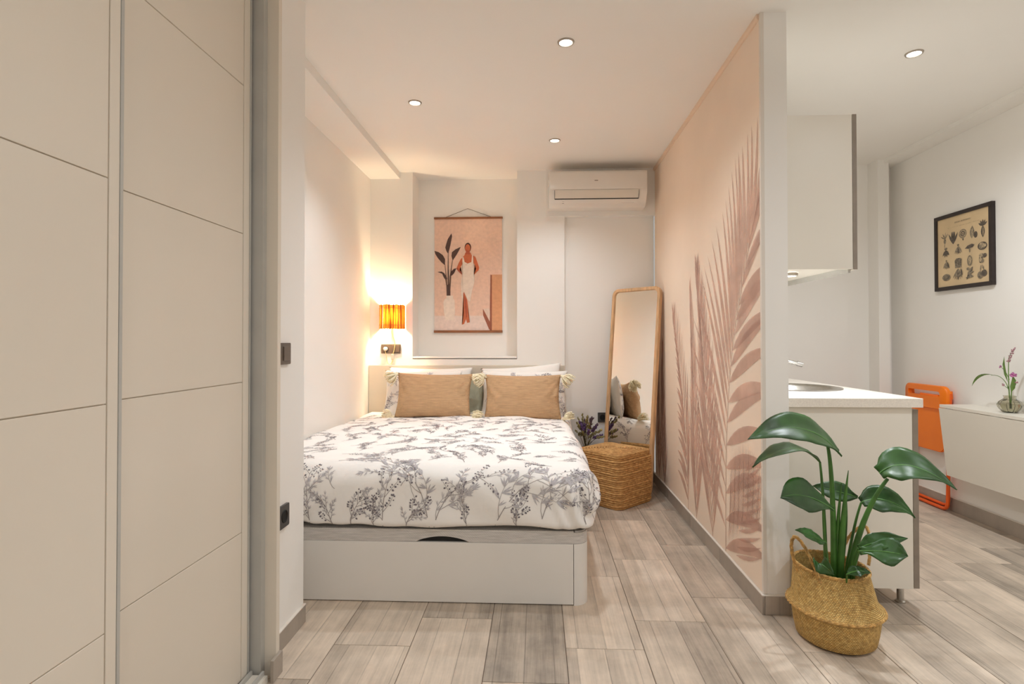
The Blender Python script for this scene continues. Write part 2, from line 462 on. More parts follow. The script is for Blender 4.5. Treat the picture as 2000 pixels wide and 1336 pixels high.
def stroke(pts, w0, w1=None):
    """thin ribbon outline along a 2D polyline"""
    w1 = w0 if w1 is None else w1; L, Rr = [], []; N = len(pts)
    for i, p in enumerate(pts):
        a = pts[max(i - 1, 0)]; b = pts[min(i + 1, N - 1)]; dx, dy = b[0] - a[0], b[1] - a[1]; l = math.hypot(dx, dy) or 1e-6
        h = (w0 + (w1 - w0) * i / max(N - 1, 1)) / 2; L.append((p[0] - dy / l * h, p[1] + dx / l * h)); Rr.append((p[0] + dy / l * h, p[1] - dx / l * h))
    return L + Rr[::-1]


def flat_print(name, items, mats, place, parent, step=0.00012, base=0.0006, label=None):
    """flat print: polygons (outline, material index) lying on a surface; place(u, v, lift) -> point"""
    bm = NB()
    for k, (poly, mi) in enumerate(items):
        if len(poly) < 3: continue
        vs = [bm.verts.new(place(u, v, base + k * step)) for u, v in poly]
        try:
            f = bm.faces.new(vs); f.material_index = mi
        except ValueError: pass
    bmesh.ops.triangulate(bm, faces=[f for f in bm.faces if len(f.verts) > 4])
    return obj(name, bm, mats, parent, label=label)


def struct(name, bm, m, **k):
    o = obj(name, bm, m, None, **k); o['kind'] = 'structure'; return o


def sbox(name, x0, x1, y0, y1, z0, z1, m): return struct(name, bx(NB(), x0, x1, y0, y1, z0, z1), m)


# ================================================================== SETTING
YF, YB = -2.3, 4.45              # room front (behind the camera) and back
XL, XR = -1.35, 2.726
PX0, PX1, PY0 = 0.927, 1.031, 2.345   # partition

# floor: slab with grout, every tile a piece
fl = sbox('floor', -1.65, 2.95, YF, 4.80, -0.12, -0.0025, M['grout'])
TW, TL, GAP = 0.2843, 0.627, 0.0028
cache = {}
for k in range(-6, 10):
    x0 = 0.1015 + TW * k; x1 = x0 + TW
    a0 = max(x0, -1.60); a1 = min(x1, 2.90)
    if a1 - a0 < 0.02: continue
    j = 2.054 + 0.2135 * k
    j -= math.ceil((j - YF) / TL) * TL
    y = j
    while y < 4.75:
        b0, b1 = max(y, YF), min(y + TL, 4.75)
        if b1 - b0 > 0.02:
            key = (round(a1 - a0, 4), round(b1 - b0, 4))
            if key not in cache:
                bm = NB(); hx, hy = key[0] / 2 - GAP / 2, key[1] / 2 - GAP / 2
                bx(bm, -hx, hx, -hy, hy, -0.009, 0.0, 0.0008, 1)
                me = bpy.data.meshes.new('tile'); bm.to_mesh(me); bm.free(); me.materials.append(M['tile']); cache[key] = me
            o = bpy.data.objects.new('tile', cache[key]); COL.objects.link(o); o.parent = fl
            o.location = ((a0 + a1) / 2, (b0 + b1) / 2, 0)
        y += TL

sbox('ceiling', -1.65, 2.95, YF, 4.80, CEIL, CEIL + 0.12, M['ceiling'])
# outer walls
sbox('wall_left', XL - 0.25, XL, 2.20, 4.80, 0, CEIL, M['paint'])                 # beside the bed
sbox('wall_corner', -1.60, -0.935, 1.866, 2.20, 0, CEIL, M['paint'])              # short wall with the switches
sbox('wall_front', -1.60, -1.52, YF, 1.866, 0, CEIL, M['paint'])                  # behind the wardrobe
sbox('wall_right', XR, XR + 0.2, YF, 4.80, 0, CEIL, M['paint'])
# wall with the lamp, niche and column
bm = NB()
bx(bm, XL, -1.004, YB, 4.80, 0, CEIL); bx(bm, -0.162, 0.217, YB, 4.80, 0, CEIL)
bx(bm, -1.004, -0.162, YB, 4.80, 0, 0.972); bx(bm, -1.004, -0.162, 4.675, 4.80, 0.972, CEIL)
bx(bm, 0.217, PX0, 4.49, 4.80, 0, CEIL)
struct('wall_back', bm, M['paint'])
sbox('trim_1', 0.07, PX0, 4.428, 4.49, 2.108, CEIL, M['paint'])                    # bulkhead under the air conditioner
sbox('trim_2', XL, -1.108, 2.20, YB, 2.428, CEIL, M['paint'])                      # ceiling beam on the bed side
sbox('trim_3', 2.60, XR, YF, 4.43, 2.452, CEIL, M['paint'])                        # ceiling step along the right wall
bm = NB()
bx(bm, PX1, 2.387, 4.40, 4.80, 0, CEIL); bx(bm, 2.387, XR, 4.43, 4.80, 0, CEIL); bx(bm, 2.556, 2.636, 4.30, 4.43, 0, CEIL)
struct('wall_kitchen', bm, M['paint'])
# rear wall, behind the camera, with an invented window opening for fill light
bm = NB()
bx(bm, -1.65, -0.45, YF - 0.12, YF, 0, CEIL); bx(bm, 2.25, 2.95, YF - 0.12, YF, 0, CEIL)
bx(bm, -0.45, 2.25, YF - 0.12, YF, 0, 0.55); bx(bm, -0.45, 2.25, YF - 0.12, YF, 2.33, CEIL)
struct('wall_rear', bm, M['paint'])
bm = NB()
for a, b_ in ((-0.45, -0.39), (0.87, 0.93), (2.19, 2.25)): bx(bm, a, b_, YF - 0.08, YF - 0.03, 0.55, 2.33)
bx(bm, -0.45, 2.25, YF - 0.08, YF - 0.03, 0.55, 0.61); bx(bm, -0.45, 2.25, YF - 0.08, YF - 0.03, 2.27, 2.33)
struct('added_window', bm, M['white_plastic'])  # invented frame for the added opening, never in view

# niche sill: a thin plank with an open joint under its front
bm = NB(); bx(bm, -1.001, -0.165, 4.446, 4.672, 0.978, 0.992, 0.003); struct('trim_4', bm, M['paint'])

# partition with the mural
pt = sbox('wall_partition', PX0, PX1, PY0, YB, 0, CEIL, M['paint'])
pm = box('mural_panel', PX0 - 0.002, PX0, PY0 + 0.012, 4.44, 0.083, 2.455, M['mural'], pt, label='peach mural printed with rose palm fronds')
bm = NB(); prism(bm, [(PX0 - 0.014, CEIL), (PX0 - 0.014, CEIL - 0.014), (PX0 - 0.008, CEIL - 0.024), (PX0, CEIL - 0.026), (PX0, CEIL)], 1, PY0 + 0.01, 4.43)
struct('trim_5', bm, mat('cornice_bead', (232, 206, 182), 0.5, var=0.01))
sbox('trim_6', PX0 - 0.004, PX0 + 0.010, PY0 - 0.004, PY0 + 0.012, 0.083, CEIL, M['seal'])   # corner bead


def palm_prints():
    rnd = random.Random(7)
    YN, YFAR, ZB, ZT = PY0 + 0.0135, 4.435, 0.085, 2.45
    out = []
    def clip(poly):
        for ax, val, sgn in ((0, YN, 1), (0, YFAR, -1), (1, ZB, 1), (1, ZT, -1)):
            res = []
            for i in range(len(poly)):
                a, b_ = poly[i - 1], poly[i]; da, db = (a[ax] - val) * sgn, (b_[ax] - val) * sgn
                if (da >= 0) != (db >= 0):
                    t = da / (da - db); res.append((a[0] + (b_[0] - a[0]) * t, a[1] + (b_[1] - a[1]) * t))
                if db >= 0: res.append(b_)
            poly = res
            if len(poly) < 3: return []
        return poly
    def add(poly, mi):
        poly = clip(poly)
        if len(poly) >= 3: out.append((poly, mi))
    def along(P, t):
        seg = t * (len(P) - 1); i = min(int(seg), len(P) - 2); f = seg - i
        return (P[i][0] + (P[i + 1][0] - P[i][0]) * f, P[i][1] + (P[i + 1][1] - P[i][1]) * f)
    def frond(P, n, la, lb, wa, wb, alpha_l, alpha_r, t0=0.02, mi=(0, 2), cl=0.0, cr=0.0, line=0.006):
        """P rachis from foot to apex; la/lb leaf lengths left/right as functions of t; angles from vertical, left positive"""
        for i in range(n):
            t = t0 + (1 - t0) * (i + 0.5 * rnd.random()) / n
            b_ = along(P, t)
            for side, ln, wd, al, cu in ((1, la, wa, alpha_l, cl), (-1, lb, wb, alpha_r, cr)):
                L = ln(t) * rnd.uniform(0.93, 1.05)
                if L < 0.02: continue
                a = R(al(t) + rnd.uniform(-2, 2))
                tip = (b_[0] + side * L * math.sin(a), b_[1] + L * math.cos(a))
                add(lens(b_, tip, wd(t) * rnd.uniform(0.85, 1.1), 8, 0.42, cu * side), rnd.choice(mi))
        add(stroke([along(P, i / 14) for i in range(15)], line, line * 0.4), 3)
    # far left small fronds, drawn first
    frond([(4.12, 0.05), (4.16, 0.4), (4.19, 0.75), (4.17, 1.02)], 22, lambda t: 0.34 - 0.16 * t, lambda t: 0.30 - 0.14 * t, lambda t: 0.024, lambda t: 0.024,
          lambda t: 26 - 22 * t, lambda t: 22 - 18 * t, mi=(1, 0))
    frond([(4.30, 0.05), (4.33, 0.5), (4.31, 0.8)], 15, lambda t: 0.30 - .1 * t, lambda t: 0.28 - .1 * t, lambda t: 0.022, lambda t: 0.022, lambda t: 20 - 16 * t, lambda t: 20 - 16 * t, mi=(1, 0))
    # second small frond: short broad leaves on its left, long thin on its right
    frond([(3.48, 0.08), (3.52, 0.44), (3.60, 0.72), (3.72, 0.98), (3.82, 1.18), (3.87, 1.26)], 27,
          lambda t: 0.30 - 0.16 * t, lambda t: 0.50 - 0.36 * t, lambda t: 0.050 - 0.036 * t, lambda t: 0.019 - 0.008 * t,
          lambda t: 66 - 58 * t, lambda t: 6 + 6 * t, mi=(0, 1), cl=0.10)
    # third frond, the dense middle one
    frond([(3.00, 0.05), (3.06, 0.45), (3.13, 0.85), (3.20, 1.15), (3.27, 1.38), (3.30, 1.46)], 36,
          lambda t: 0.62 - 0.46 * t, lambda t: 0.58 - 0.42 * t, lambda t: 0.029 - 0.015 * t, lambda t: 0.029 - 0.015 * t,
          lambda t: 32 - 28 * t, lambda t: 17 - 12 * t, mi=(0, 1, 2))
    frond([(3.30, 0.05), (3.34, 0.4), (3.36, 0.8), (3.40, 1.15), (3.43, 1.40)], 30,
          lambda t: 0.46 - 0.34 * t, lambda t: 0.46 - 0.34 * t, lambda t: 0.025 - 0.012 * t, lambda t: 0.025 - 0.012 * t,
          lambda t: 20 - 16 * t, lambda t: 20 - 14 * t, mi=(0, 2))
    # the big frond by the partition end: long blades left, broad leaves right
    P = [(2.800, 0.05), (2.798, 0.30), (2.792, 0.52), (2.772, 0.72), (2.742, 0.90), (2.706, 1.04), (2.660, 1.17), (2.600, 1.29), (2.530, 1.43), (2.450, 1.58), (2.36, 1.72)]
    tips = [(3.50, 0.62), (3.47, 0.80), (3.44, 0.97), (3.41, 1.12), (3.36, 1.26), (3.29, 1.37), (3.177, 1.466), (3.137, 1.533), (3.072, 1.586), (3.0, 1.656), (2.923, 1.714), (2.827, 1.771), (2.78, 1.82),
            (2.736, 1.872), (2.69, 1.93), (2.644, 1.975), (2.60, 1.99), (2.55, 2.00), (2.49, 2.03), (2.44, 2.05), (2.375, 2.06), (2.30, 2.05), (2.25, 2.02)]
    for i, tp in enumerate(tips):
        t = 0.06 + 0.92 * i / (len(tips) - 1)
        b_ = along(P, t)
        add(lens(b_, tp, 0.044 - 0.012 * t, 9, 0.36, 0.03), rnd.choice((0, 2)))
    for i in range(18):
        t = 0.02 + 0.95 * i / 17
        b_ = along(P, t)
        a = R((70 if t < 0.45 else 64 if t < 0.7 else 56 if t < 0.85 else 46) + 5 * math.sin(i * 2.3) + 6 * (1 - t))
        L = (0.56 if t < 0.6 else 0.44)
        wd_ = 0.066 if t < 0.62 else 0.066 - 0.10 * (t - 0.62)
        add(lens(b_, (b_[0] - L * math.sin(a), b_[1] + L * math.cos(a)), wd_, 9, 0.40, -0.06), (0, 1, 2, 0)[i % 4])
    add(stroke([along(P, i / 20) for i in range(21)], 0.007, 0.004), 3)
    # fine low frond across the broad leaves
    for i in range(20):
        x = 2.74 - 0.019 * i; z = 0.52 + 0.16 * math.sin(PI * (i + 2) / 24)
        add(lens((x + 0.02, 0.14 + 0.010 * i), (x - 0.02, z), 0.013, 6, 0.45, 0.02), 3 if i % 3 == 0 else 1)
    for i in range(11):
        z = 0.12 + 0.042 * i
        add(lens((2.66 - 0.012 * i, z), (2.36, z + 0.10), 0.02, 6, 0.45, 0.03), 1)
    return out


flat_print('palm_print', palm_prints(), [M['wash_a'], M['wash_b'], M['wash_c'], M['wash_line']],
           lambda u, v, l: (PX0 - 0.002 - l, u, v), pm, step=0.000006, base=0.0004, label='dusty rose palm fronds')


# skirting: tile pieces with a white bead on top
def skirting(name, p0, p1, out, h=0.075, th=0.011):
    """p0, p1 on the wall line; out = unit vector into the room"""
    p0, p1, out = Vector((*p0, 0)), Vector((*p1, 0)), Vector((*out, 0)); d = (p1 - p0); L = d.length; d.normalize()
    root = None; n = max(1, round(L / 0.6)); l = L / n
    for i in range(n):
        bm = NB(); a = p0 + d * (l * i + 0.001); b_ = p0 + d * (l * (i + 1) - 0.001); c = b_ + out * th; e = a + out * th
        lo = [min(q[k] for q in (a, c)) for k in (0, 1)]; hi = [max(q[k] for q in (a, c)) for k in (0, 1)]
        bx(bm, lo[0], hi[0], lo[1], hi[1], 0.0, h, 0.0012, 1)
        if root is None:
            root = struct(name, bm, M['base_tile'])
        else: obj('tile', bm, M['base_tile'], root)
    a = p0; c = p1 + out * (th + 0.001)
    bm = NB(); bx(bm, min(a.x, c.x), max(a.x, c.x), min(a.y, c.y), max(a.y, c.y), h, h + 0.006, 0.0015, 1)
    obj('sealant_bead', bm, M['seal'], root, label='white sealant bead')


skirting('baseboard_partition', (PX0, PY0 - 0.011), (PX0, 4.485), (-1, 0))
skirting('baseboard_partition_end', (PX0, PY0), (PX1, PY0), (0, -1))
skirting('baseboard_corner', (-0.935, 1.868), (-0.935, 2.20), (1, 0), 0.068)
skirting('baseboard_right', (XR, YF), (XR, 4.42), (-1, 0), 0.085)
skirting('baseboard_back', (0.22, 4.49), (PX0 - 0.012, 4.49), (0, -1))
skirting('baseboard_kitchen', (1.64, 4.40), (2.387, 4.40), (0, -1), 0.085)


# ================================================================== WARDROBE
wd = thing('wardrobe', 'cream built in wardrobe with two sliding doors of grooved panels', 'wardrobe', (-1.2, 0.5, 0))


def sliding_door(x, y0, y1, label, yp):
    """face at X = x looking to +X; panel field y0..yp, stile yp..y1"""
    d = box('sliding_door', x - 0.030, x - 0.006, y0, y1, 0.03, 2.44, M['lacquer'], wd, label=label)
    zs = [0.03, 0.504, 0.986, 1.466, 1.947, 2.44]
    for a, b_ in zip(zs[:-1], zs[1:]):
        box('panel', x - 0.008, x, y0 + 0.06, yp - 0.0015, a + 0.0012, b_ - 0.0012, M['lacquer'], d, bev=0.0012)
    box('stile', x - 0.008, x + 0.001, yp + 0.001, y1 - 0.010, 0.03, 2.44, M['lacquer'], d, bev=0.001)
    box('stile', x - 0.008, x + 0.001, y0 + 0.001, y0 + 0.058, 0.03, 2.44, M['lacquer'], d, bev=0.001)
    box('edge_profile', x - 0.020, x + 0.0025, y1 - 0.009, y1, 0.03, 2.44, M['alu'], d, bev=0.001, label='grey aluminium edge profile')
    return d


sliding_door(-0.91, 0.10, 1.182, 'nearer sliding door on the front track', 1.142)
sliding_door(-0.95, 1.16, 1.806, 'farther sliding door on the rear track', 1.760)
box('carcass_back', -1.52, -1.50, -0.9, 1.86, 0.0, 2.44, M['cabinet'], wd)
tk = box('bottom_track', -0.985, -0.885, -0.9, 1.806, 0.0, 0.022, M['cabinet'], wd)
for xx in (-0.982, -0.944, -0.904): box('rail', xx, xx + 0.008, -0.9, 1.806, 0.022, 0.036, M['alu'], tk)
box('top_track', -0.985, -0.885, -0.9, 1.806, 2.445, 2.48, M['alu'], wd)
jb = box('jamb', -1.0, -0.8745, 1.842, 1.865, 0, 2.48, M['lacquer'], wd)
box('jamb_liner', -0.985, -0.9135, 1.815, 1.842, 0, 2.48, M['alu'], jb, label='grey aluminium jamb liner')
struct('baseboard_jamb', bx(NB(), -0.8742, -0.863, 1.800, 1.866, 0, 0.072, 0.001), M['base_tile'])


# ================================================================== SWITCHES AND SOCKETS
def face_plate_x(root, x, y0, y1, z0, z1, m, socket):
    cy, cz = (y0 + y1) / 2, (z0 + z1) / 2
    bm = NB(); prism(bm, [(cy + a, cz + b_) for a, b_ in rrect(y1 - y0, z1 - z0, 0.006)], 0, x, x + 0.009)
    obj('cover_plate', bm, m, root, smooth=40)
    if socket:
        bm = NB(); ring_tube(bm, [(x + 0.009, cy + 0.021 * math.cos(a * PI / 10), cz + 0.021 * math.sin(a * PI / 10)) for a in range(20)], 0.003, 6, closed=True)
        prism(bm, ell(cy, cz, 0.019, 0.019, 18), 0, x + 0.0085, x + 0.0096)
        obj('socket_well', bm, M['black'], root)
    else:
        box('rocker', x + 0.008, x + 0.013, cy - 0.022, cy + 0.022, cz - 0.026, cz + 0.026, m, root, bev=0.002)


t = thing('light_switch', 'dark rocker light switch on the short wall beside the wardrobe', 'switch', (-0.935, 2.018, 1.033))
face_plate_x(t, -0.935, 1.977, 2.059, 1.033, 1.112, M['brown_plastic'], False)
t = thing('wall_socket', 'dark wall socket low on the short wall beside the wardrobe', 'socket', (-0.935, 2.012, 0.436))
face_plate_x(t, -0.935, 1.972, 2.052, 0.436, 0.518, M['dark_plastic'], True)


def face_plate_y(root, y, x0, x1, z0, z1, m, kinds):
    n = len(kinds); w_ = (x1 - x0) / n; cz = (z0 + z1) / 2
    bm = NB(); prism(bm, [((x0 + x1) / 2 + a, cz + b_) for a, b_ in rrect(x1 - x0, z1 - z0, 0.005)], 1, y - 0.009, y)
    obj('cover_plate', bm, m, root, smooth=40)
    for i, kd in enumerate(kinds):
        cx = x0 + w_ * (i + 0.5)
        if kd == 's':
            bm = NB(); ring_tube(bm, [(cx + 0.020 * math.cos(a * PI / 10), y - 0.009, cz + 0.020 * math.sin(a * PI / 10)) for a in range(20)], 0.003, 6, closed=True)
            prism(bm, ell(cx, cz, 0.018, 0.018, 18), 1, y - 0.0098, y - 0.0085)
            obj('socket_well', bm, M['black'], root)
        else:
            box('rocker', cx - w_ * 0.40, cx + w_ * 0.40, y - 0.013, y - 0.008, cz - 0.028, cz + 0.028, m, root, bev=0.002)


t = thing('wall_socket', 'dark double frame with socket and switch under the raffia lamp', 'socket', (-1.178, 4.45, 1.017))
face_plate_y(t, 4.45, -1.257, -1.098, 1.017, 1.091, M['brown_plastic'], 'sr')
t = thing('wall_socket', 'single black wall socket behind the leaning mirror frame', 'socket', (0.520, 4.49, 0.47))
face_plate_y(t, 4.49, 0.480, 0.556, 0.470, 0.546, M['dark_plastic'], 's')

# ================================================================== CEILING DOWNLIGHTS
DL = ['round ceiling downlight nearest above the end of the bed', 'round ceiling downlight over the left of the bed, by the beam',
      'round ceiling downlight farthest back, before the air conditioner', 'round ceiling downlight on the kitchen side of the partition']
for (x, y), lb in zip(DOWN, DL):
    t = thing('ceiling_downlight', lb, 'ceiling light', (x, y, CEIL), 'recessed downlights')
    bm = NB(); lathe(bm, [(0.0285, CEIL - 0.002), (0.030, CEIL - 0.006), (0.036, CEIL - 0.006), (0.039, CEIL)], x, y, 28, caps=False); obj('bezel', bm, M['bezel'], t, smooth=50)
    bm = NB(); lathe(bm, [(0.001, CEIL - 0.0035), (0.020, CEIL - 0.0045), (0.029, CEIL - 0.002)], x, y, 24, caps=False); obj('bulb', bm, M['bulb'], t)

# ================================================================== AIR CONDITIONER
ax0, ax1 = 0.088, 0.826
ac = thing('air_conditioner', 'white wall mounted air conditioner above the mirror', 'air conditioner', (0.457, 4.43, 2.143))
prof = [(4.428, 2.143), (4.428, 2.412), (4.262, 2.412), (4.236, 2.404), (4.226, 2.385), (4.224, 2.262), (4.236, 2.232), (4.268, 2.178), (4.300, 2.150), (4.330, 2.143)]
bm = NB(); prism(bm, prof, 0, ax0, ax1)
obj('housing', bm, M['ac'], ac, smooth=35)
bm = NB(); pf = [(4.250, 2.411), (4.234, 2.402), (4.2215, 2.385), (4.2195, 2.262), (4.2245, 2.2605), (4.228, 2.385), (4.238, 2.398), (4.252, 2.406)]
prism(bm, pf, 0, ax0 + 0.012, ax1 - 0.008); obj('front_panel', bm, M['ac'], ac, smooth=40, label='glossy white front panel')
bm = NB(); pf = [(4.2190, 2.2575), (4.2310, 2.2295), (4.2520, 2.2005), (4.2565, 2.2035), (4.236, 2.232), (4.2235, 2.2585)]
prism(bm, pf, 0, ax0 + 0.046, ax1 - 0.062); obj('air_flap', bm, M['ac_flap'], ac, smooth=40)
bm = NB(); prism(bm, [(4.2510, 2.2005), (4.2555, 2.1945), (4.2600, 2.197), (4.256, 2.2025)], 0, ax0 + 0.046, ax1 - 0.062)
for a in (ax0 + 0.0435, ax1 - 0.0615): prism(bm, [(4.2215, 2.2575), (4.2285, 2.2255), (4.2540, 2.1950), (4.2600, 2.199), (4.236, 2.232)], 0, a, a + 0.002)
obj('outlet_slot', bm, M['black'], ac)
box('maker_mark', 0.432, 0.458, 4.2188, 4.2206, 2.325, 2.331, M['grey_print'], ac)


def ac_low(x0, x1, t0, t1, m, nm):
    # a strip lying on the sloping underside between (4.236,2.232) and (4.268,2.178)
    a, b_ = Vector((4.2640, 2.1848)), Vector((4.2880, 2.1605)); bm = NB(); n_ = Vector((-0.7, -0.7)).normalized() * 0.0012
    p, q = a.lerp(b_, t0), a.lerp(b_, t1); prism(bm, [tuple(p), tuple(q), tuple(q + n_), tuple(p + n_)], 0, x0, x1); return obj(nm, bm, m, ac)


ac_low(0.640, 0.735, 0.15, 0.55, M['grey_print'], 'status_label')
ac_low(0.190, 0.205, 0.10, 0.60, M['dark_plastic'], 'status_lamp'); ac_low(0.215, 0.320, 0.20, 0.50, M['grey_print'], 'energy_label')

# ================================================================== POSTER IN THE NICHE
po = thing('hanging_poster', 'tall peach art print of a woman in white, hung from a cord in the niche', 'poster', (-0.586, 4.672, 1.19))
PXL, PXR, PZ0, PZ1, PY = -0.870, -0.292, 1.196, 2.152, 4.668
box('paper_sheet', PXL + 0.003, PXR - 0.003, PY, PY + 0.0015, PZ0, PZ1, M['art_bg'], po)
box('top_rail', PXL, PXR + 0.002, PY - 0.011, PY + 0.005, PZ1 - 0.008, PZ1 + 0.008, M['teak'], po, bev=0.0015, label='brown wooden top rail')
box('bottom_rail', PXL, PXR, PY - 0.011, PY + 0.005, PZ0 - 0.010, PZ0 + 0.010, M['teak'], po, bev=0.0015, label='brown wooden bottom rail')
bm = NB(); ring_tube(bm, [(-0.775, PY - 0.002, PZ1 + 0.006), (-0.585, PY - 0.002, 2.232), (-0.382, PY - 0.002, PZ1 + 0.006)], 0.0018, 6); obj('hanging_cord', bm, M['cord'], po)
bm = NB(); ring_tube(bm, [(-0.585, PY - 0.004, 2.229), (-0.585, 4.675, 2.233)], 0.003, 8); obj('nail', bm, M['steel'], po)


def art():
    # outlines in the coordinates of a study sheet: x 92..728, y 185..1225 downwards
    it = []
    A = lambda poly, mi: it.append((poly, mi))
    names = ['art_floor', 'art_dark', 'art_skin', 'art_skin2', 'art_white', 'art_white2', 'art_hair', 'art_wall', 'art_brown', 'art_stem']
    A([(92, 1088), (550, 1088), (615, 1225), (92, 1225)], 0)
    A([(618, 706), (728, 706), (728, 1225), (610, 1225), (618, 1140)], 7)
    A([(548, 1022), (612, 1022), (618, 1140)], 5); A([(548, 1022), (620, 1160), (620, 1215), (605, 1215), (550, 1085)], 8)
    A([(618, 706), (632, 712), (632, 1225), (612, 1225)], 8)
    # vase
    A([(205, 900), (268, 900), (268, 925), (282, 945), (286, 1060), (272, 1130), (200, 1130), (182, 1060), (176, 960), (188, 935), (205, 925)], 4)
    # plant
    for p, w_ in (([(226, 900), (220, 700), (221, 500)], 5), ([(214, 900), (205, 740), (190, 600)], 5), ([(232, 900), (240, 720), (262, 570)], 5),
                  ([(218, 900), (210, 820), (195, 740)], 5), ([(236, 900), (238, 800), (248, 700)], 5)): A(stroke([(a, b_) for a, b_ in p], 14, w_), 9)
    A([(208, 900), (212, 800), (232, 790), (243, 900)], 1)
    A([(252, 318), (258, 345), (242, 430), (222, 510), (205, 485), (194, 450), (205, 410), (218, 370)], 1)
    A([(92, 480), (130, 492), (170, 520), (193, 560), (190, 615), (160, 590), (125, 550), (100, 510)], 1)
    A([(340, 445), (328, 470), (300, 520), (264, 572), (252, 530), (256, 495), (290, 468)], 1)
    A([(120, 678), (160, 675), (185, 690), (214, 740), (200, 757), (180, 730), (165, 695)], 1)
    A([(298, 645), (275, 650), (255, 670), (240, 715), (258, 712), (278, 690), (285, 665)], 1)
    # woman: legs, arms, neck, head, hair, dress
    A([(366, 860), (400, 940), (408, 1000), (410, 1060), (425, 1150), (400, 1155), (390, 1120), (372, 1165), (352, 1172), (360, 1140), (368, 1060), (362, 960)], 2)
    A([(372, 900), (392, 940), (398, 1020), (400, 1100), (390, 1110), (380, 1000)], 3)
    A([(362, 540), (340, 560), (318, 600), (298, 650), (322, 680), (352, 706), (352, 690), (328, 662), (340, 630), (362, 596)], 2)
    A([(458, 528), (478, 540), (492, 580), (513, 640), (508, 664), (466, 706), (464, 690), (484, 652), (470, 610), (456, 590)], 2)
    A([(300, 648), (312, 640), (330, 664), (352, 690), (352, 704), (322, 678)], 3)
    A(ell(407, 452, 31, 44, 20), 6)
    A([(382, 500), (432, 500), (440, 520), (465, 540), (450, 590), (405, 604), (368, 590), (355, 545), (376, 522)], 2)
    A(ell(405, 460, 25, 40, 20), 2)
    A([(390, 480), (424, 480), (426, 515), (386, 515)], 3)
    A([(388, 470), (400, 468), (402, 480), (390, 484)], 3)
    A([(355, 545), (366, 540), (376, 586), (404, 602), (440, 588), (446, 520), (456, 522), (458, 590), (462, 640), (462, 690), (470, 730), (468, 780),
       (448, 850), (428, 960), (402, 935), (372, 860), (364, 880), (358, 975), (346, 890), (342, 800), (348, 740), (354, 700), (358, 640)], 4)
    A([(374, 600), (404, 604), (398, 622), (380, 616)], 5)
    return it, [M[n] for n in names]


it, am = art()


def art_place(u, v, l):
    return (PXL + 0.003 + (u - 92) / 636 * (PXR - PXL - 0.006), PY - l, PZ1 - 0.008 - (v - 185) / 1040 * (PZ1 - PZ0 - 0.018))


flat_print('printed_figure', it, am, art_place, po, step=0.00008, base=0.0003, label='flat printed woman, vase and plant')

# ================================================================== RAFFIA WALL LAMP
lx, lz0, lz1 = -1.165, 1.214, 1.404
lp = thing('wall_lamp', 'glowing raffia wall lamp with a half round shade', 'lamp', (lx, 4.45, lz0))
bm = NB(); rnd = random.Random(3); NS = 40
for k in range(NS):
    a0, a1 = PI + PI * k / NS - 0.002, PI + PI * (k + 1) / NS + 0.002
    rr = 0.102 + rnd.uniform(-0.002, 0.002); zz0, zz1 = lz0 + rnd.uniform(-0.004, 0.002), lz1 + rnd.uniform(-0.002, 0.004)
    q = []
    for a in (a0, a1):
        for r_ in (rr, rr - 0.0014):
            for z in (zz0, zz1): q.append(bm.verts.new((lx + r_ * math.cos(a), 4.446 + 1.1 * r_ * math.sin(a), z)))
    for f in ((0, 1, 5, 4), (2, 6, 7, 3), (0, 4, 6, 2), (1, 3, 7, 5), (0, 2, 3, 1), (4, 5, 7, 6)): bm.faces.new([q[i] for i in f])
obj('raffia_shade', bm, M['raffia'], lp)
for z in (lz0 + 0.030, lz1 - 0.026):
    bm = NB(); ring_tube(bm, [(lx + 0.105 * math.cos(PI + PI * k / 24), 4.446 + 1.1 * 0.105 * math.sin(PI + PI * k / 24), z + 0.002 * math.sin(k)) for k in range(25)], 0.0016, 5)
    obj('binding_thread', bm, M['teak'], lp)
bm = NB(); prism(bm, [(lx + a, (lz0 + lz1) / 2 + b_) for a, b_ in rrect(0.07, 0.09, 0.012)], 1, 4.438, 4.45); obj('wall_bracket', bm, M['white_plastic'], lp)
bm = NB(); lathe(bm, [(0.013, lz0 + 0.03), (0.013, lz0 + 0.065)], lx, 4.400, 14); bx(bm, lx - 0.006, lx + 0.006, 4.400, 4.44, lz0 + 0.035, lz0 + 0.045); obj('bulb_holder', bm, M['white_plastic'], lp, smooth=40)
bm = NB(); lathe(bm, [(0.010, lz0 + 0.065), (0.016, lz0 + 0.078), (0.021, lz0 + 0.098), (0.018, lz0 + 0.115), (0.008, lz0 + 0.124), (0.0005, lz0 + 0.126)], lx, 4.400, 16); obj('lamp_bulb', bm, M['lamp_bulb'], lp, smooth=60)
l = bpy.data.lights.new('lamp_light', 'POINT'); l.energy = 15; l.color = (1.0, 0.80, 0.52); l.shadow_soft_size = 0.022
lo = bpy.data.objects.new('lamp_light', l); COL.objects.link(lo); lo.location = (lx, 4.372, lz0 + 0.10)
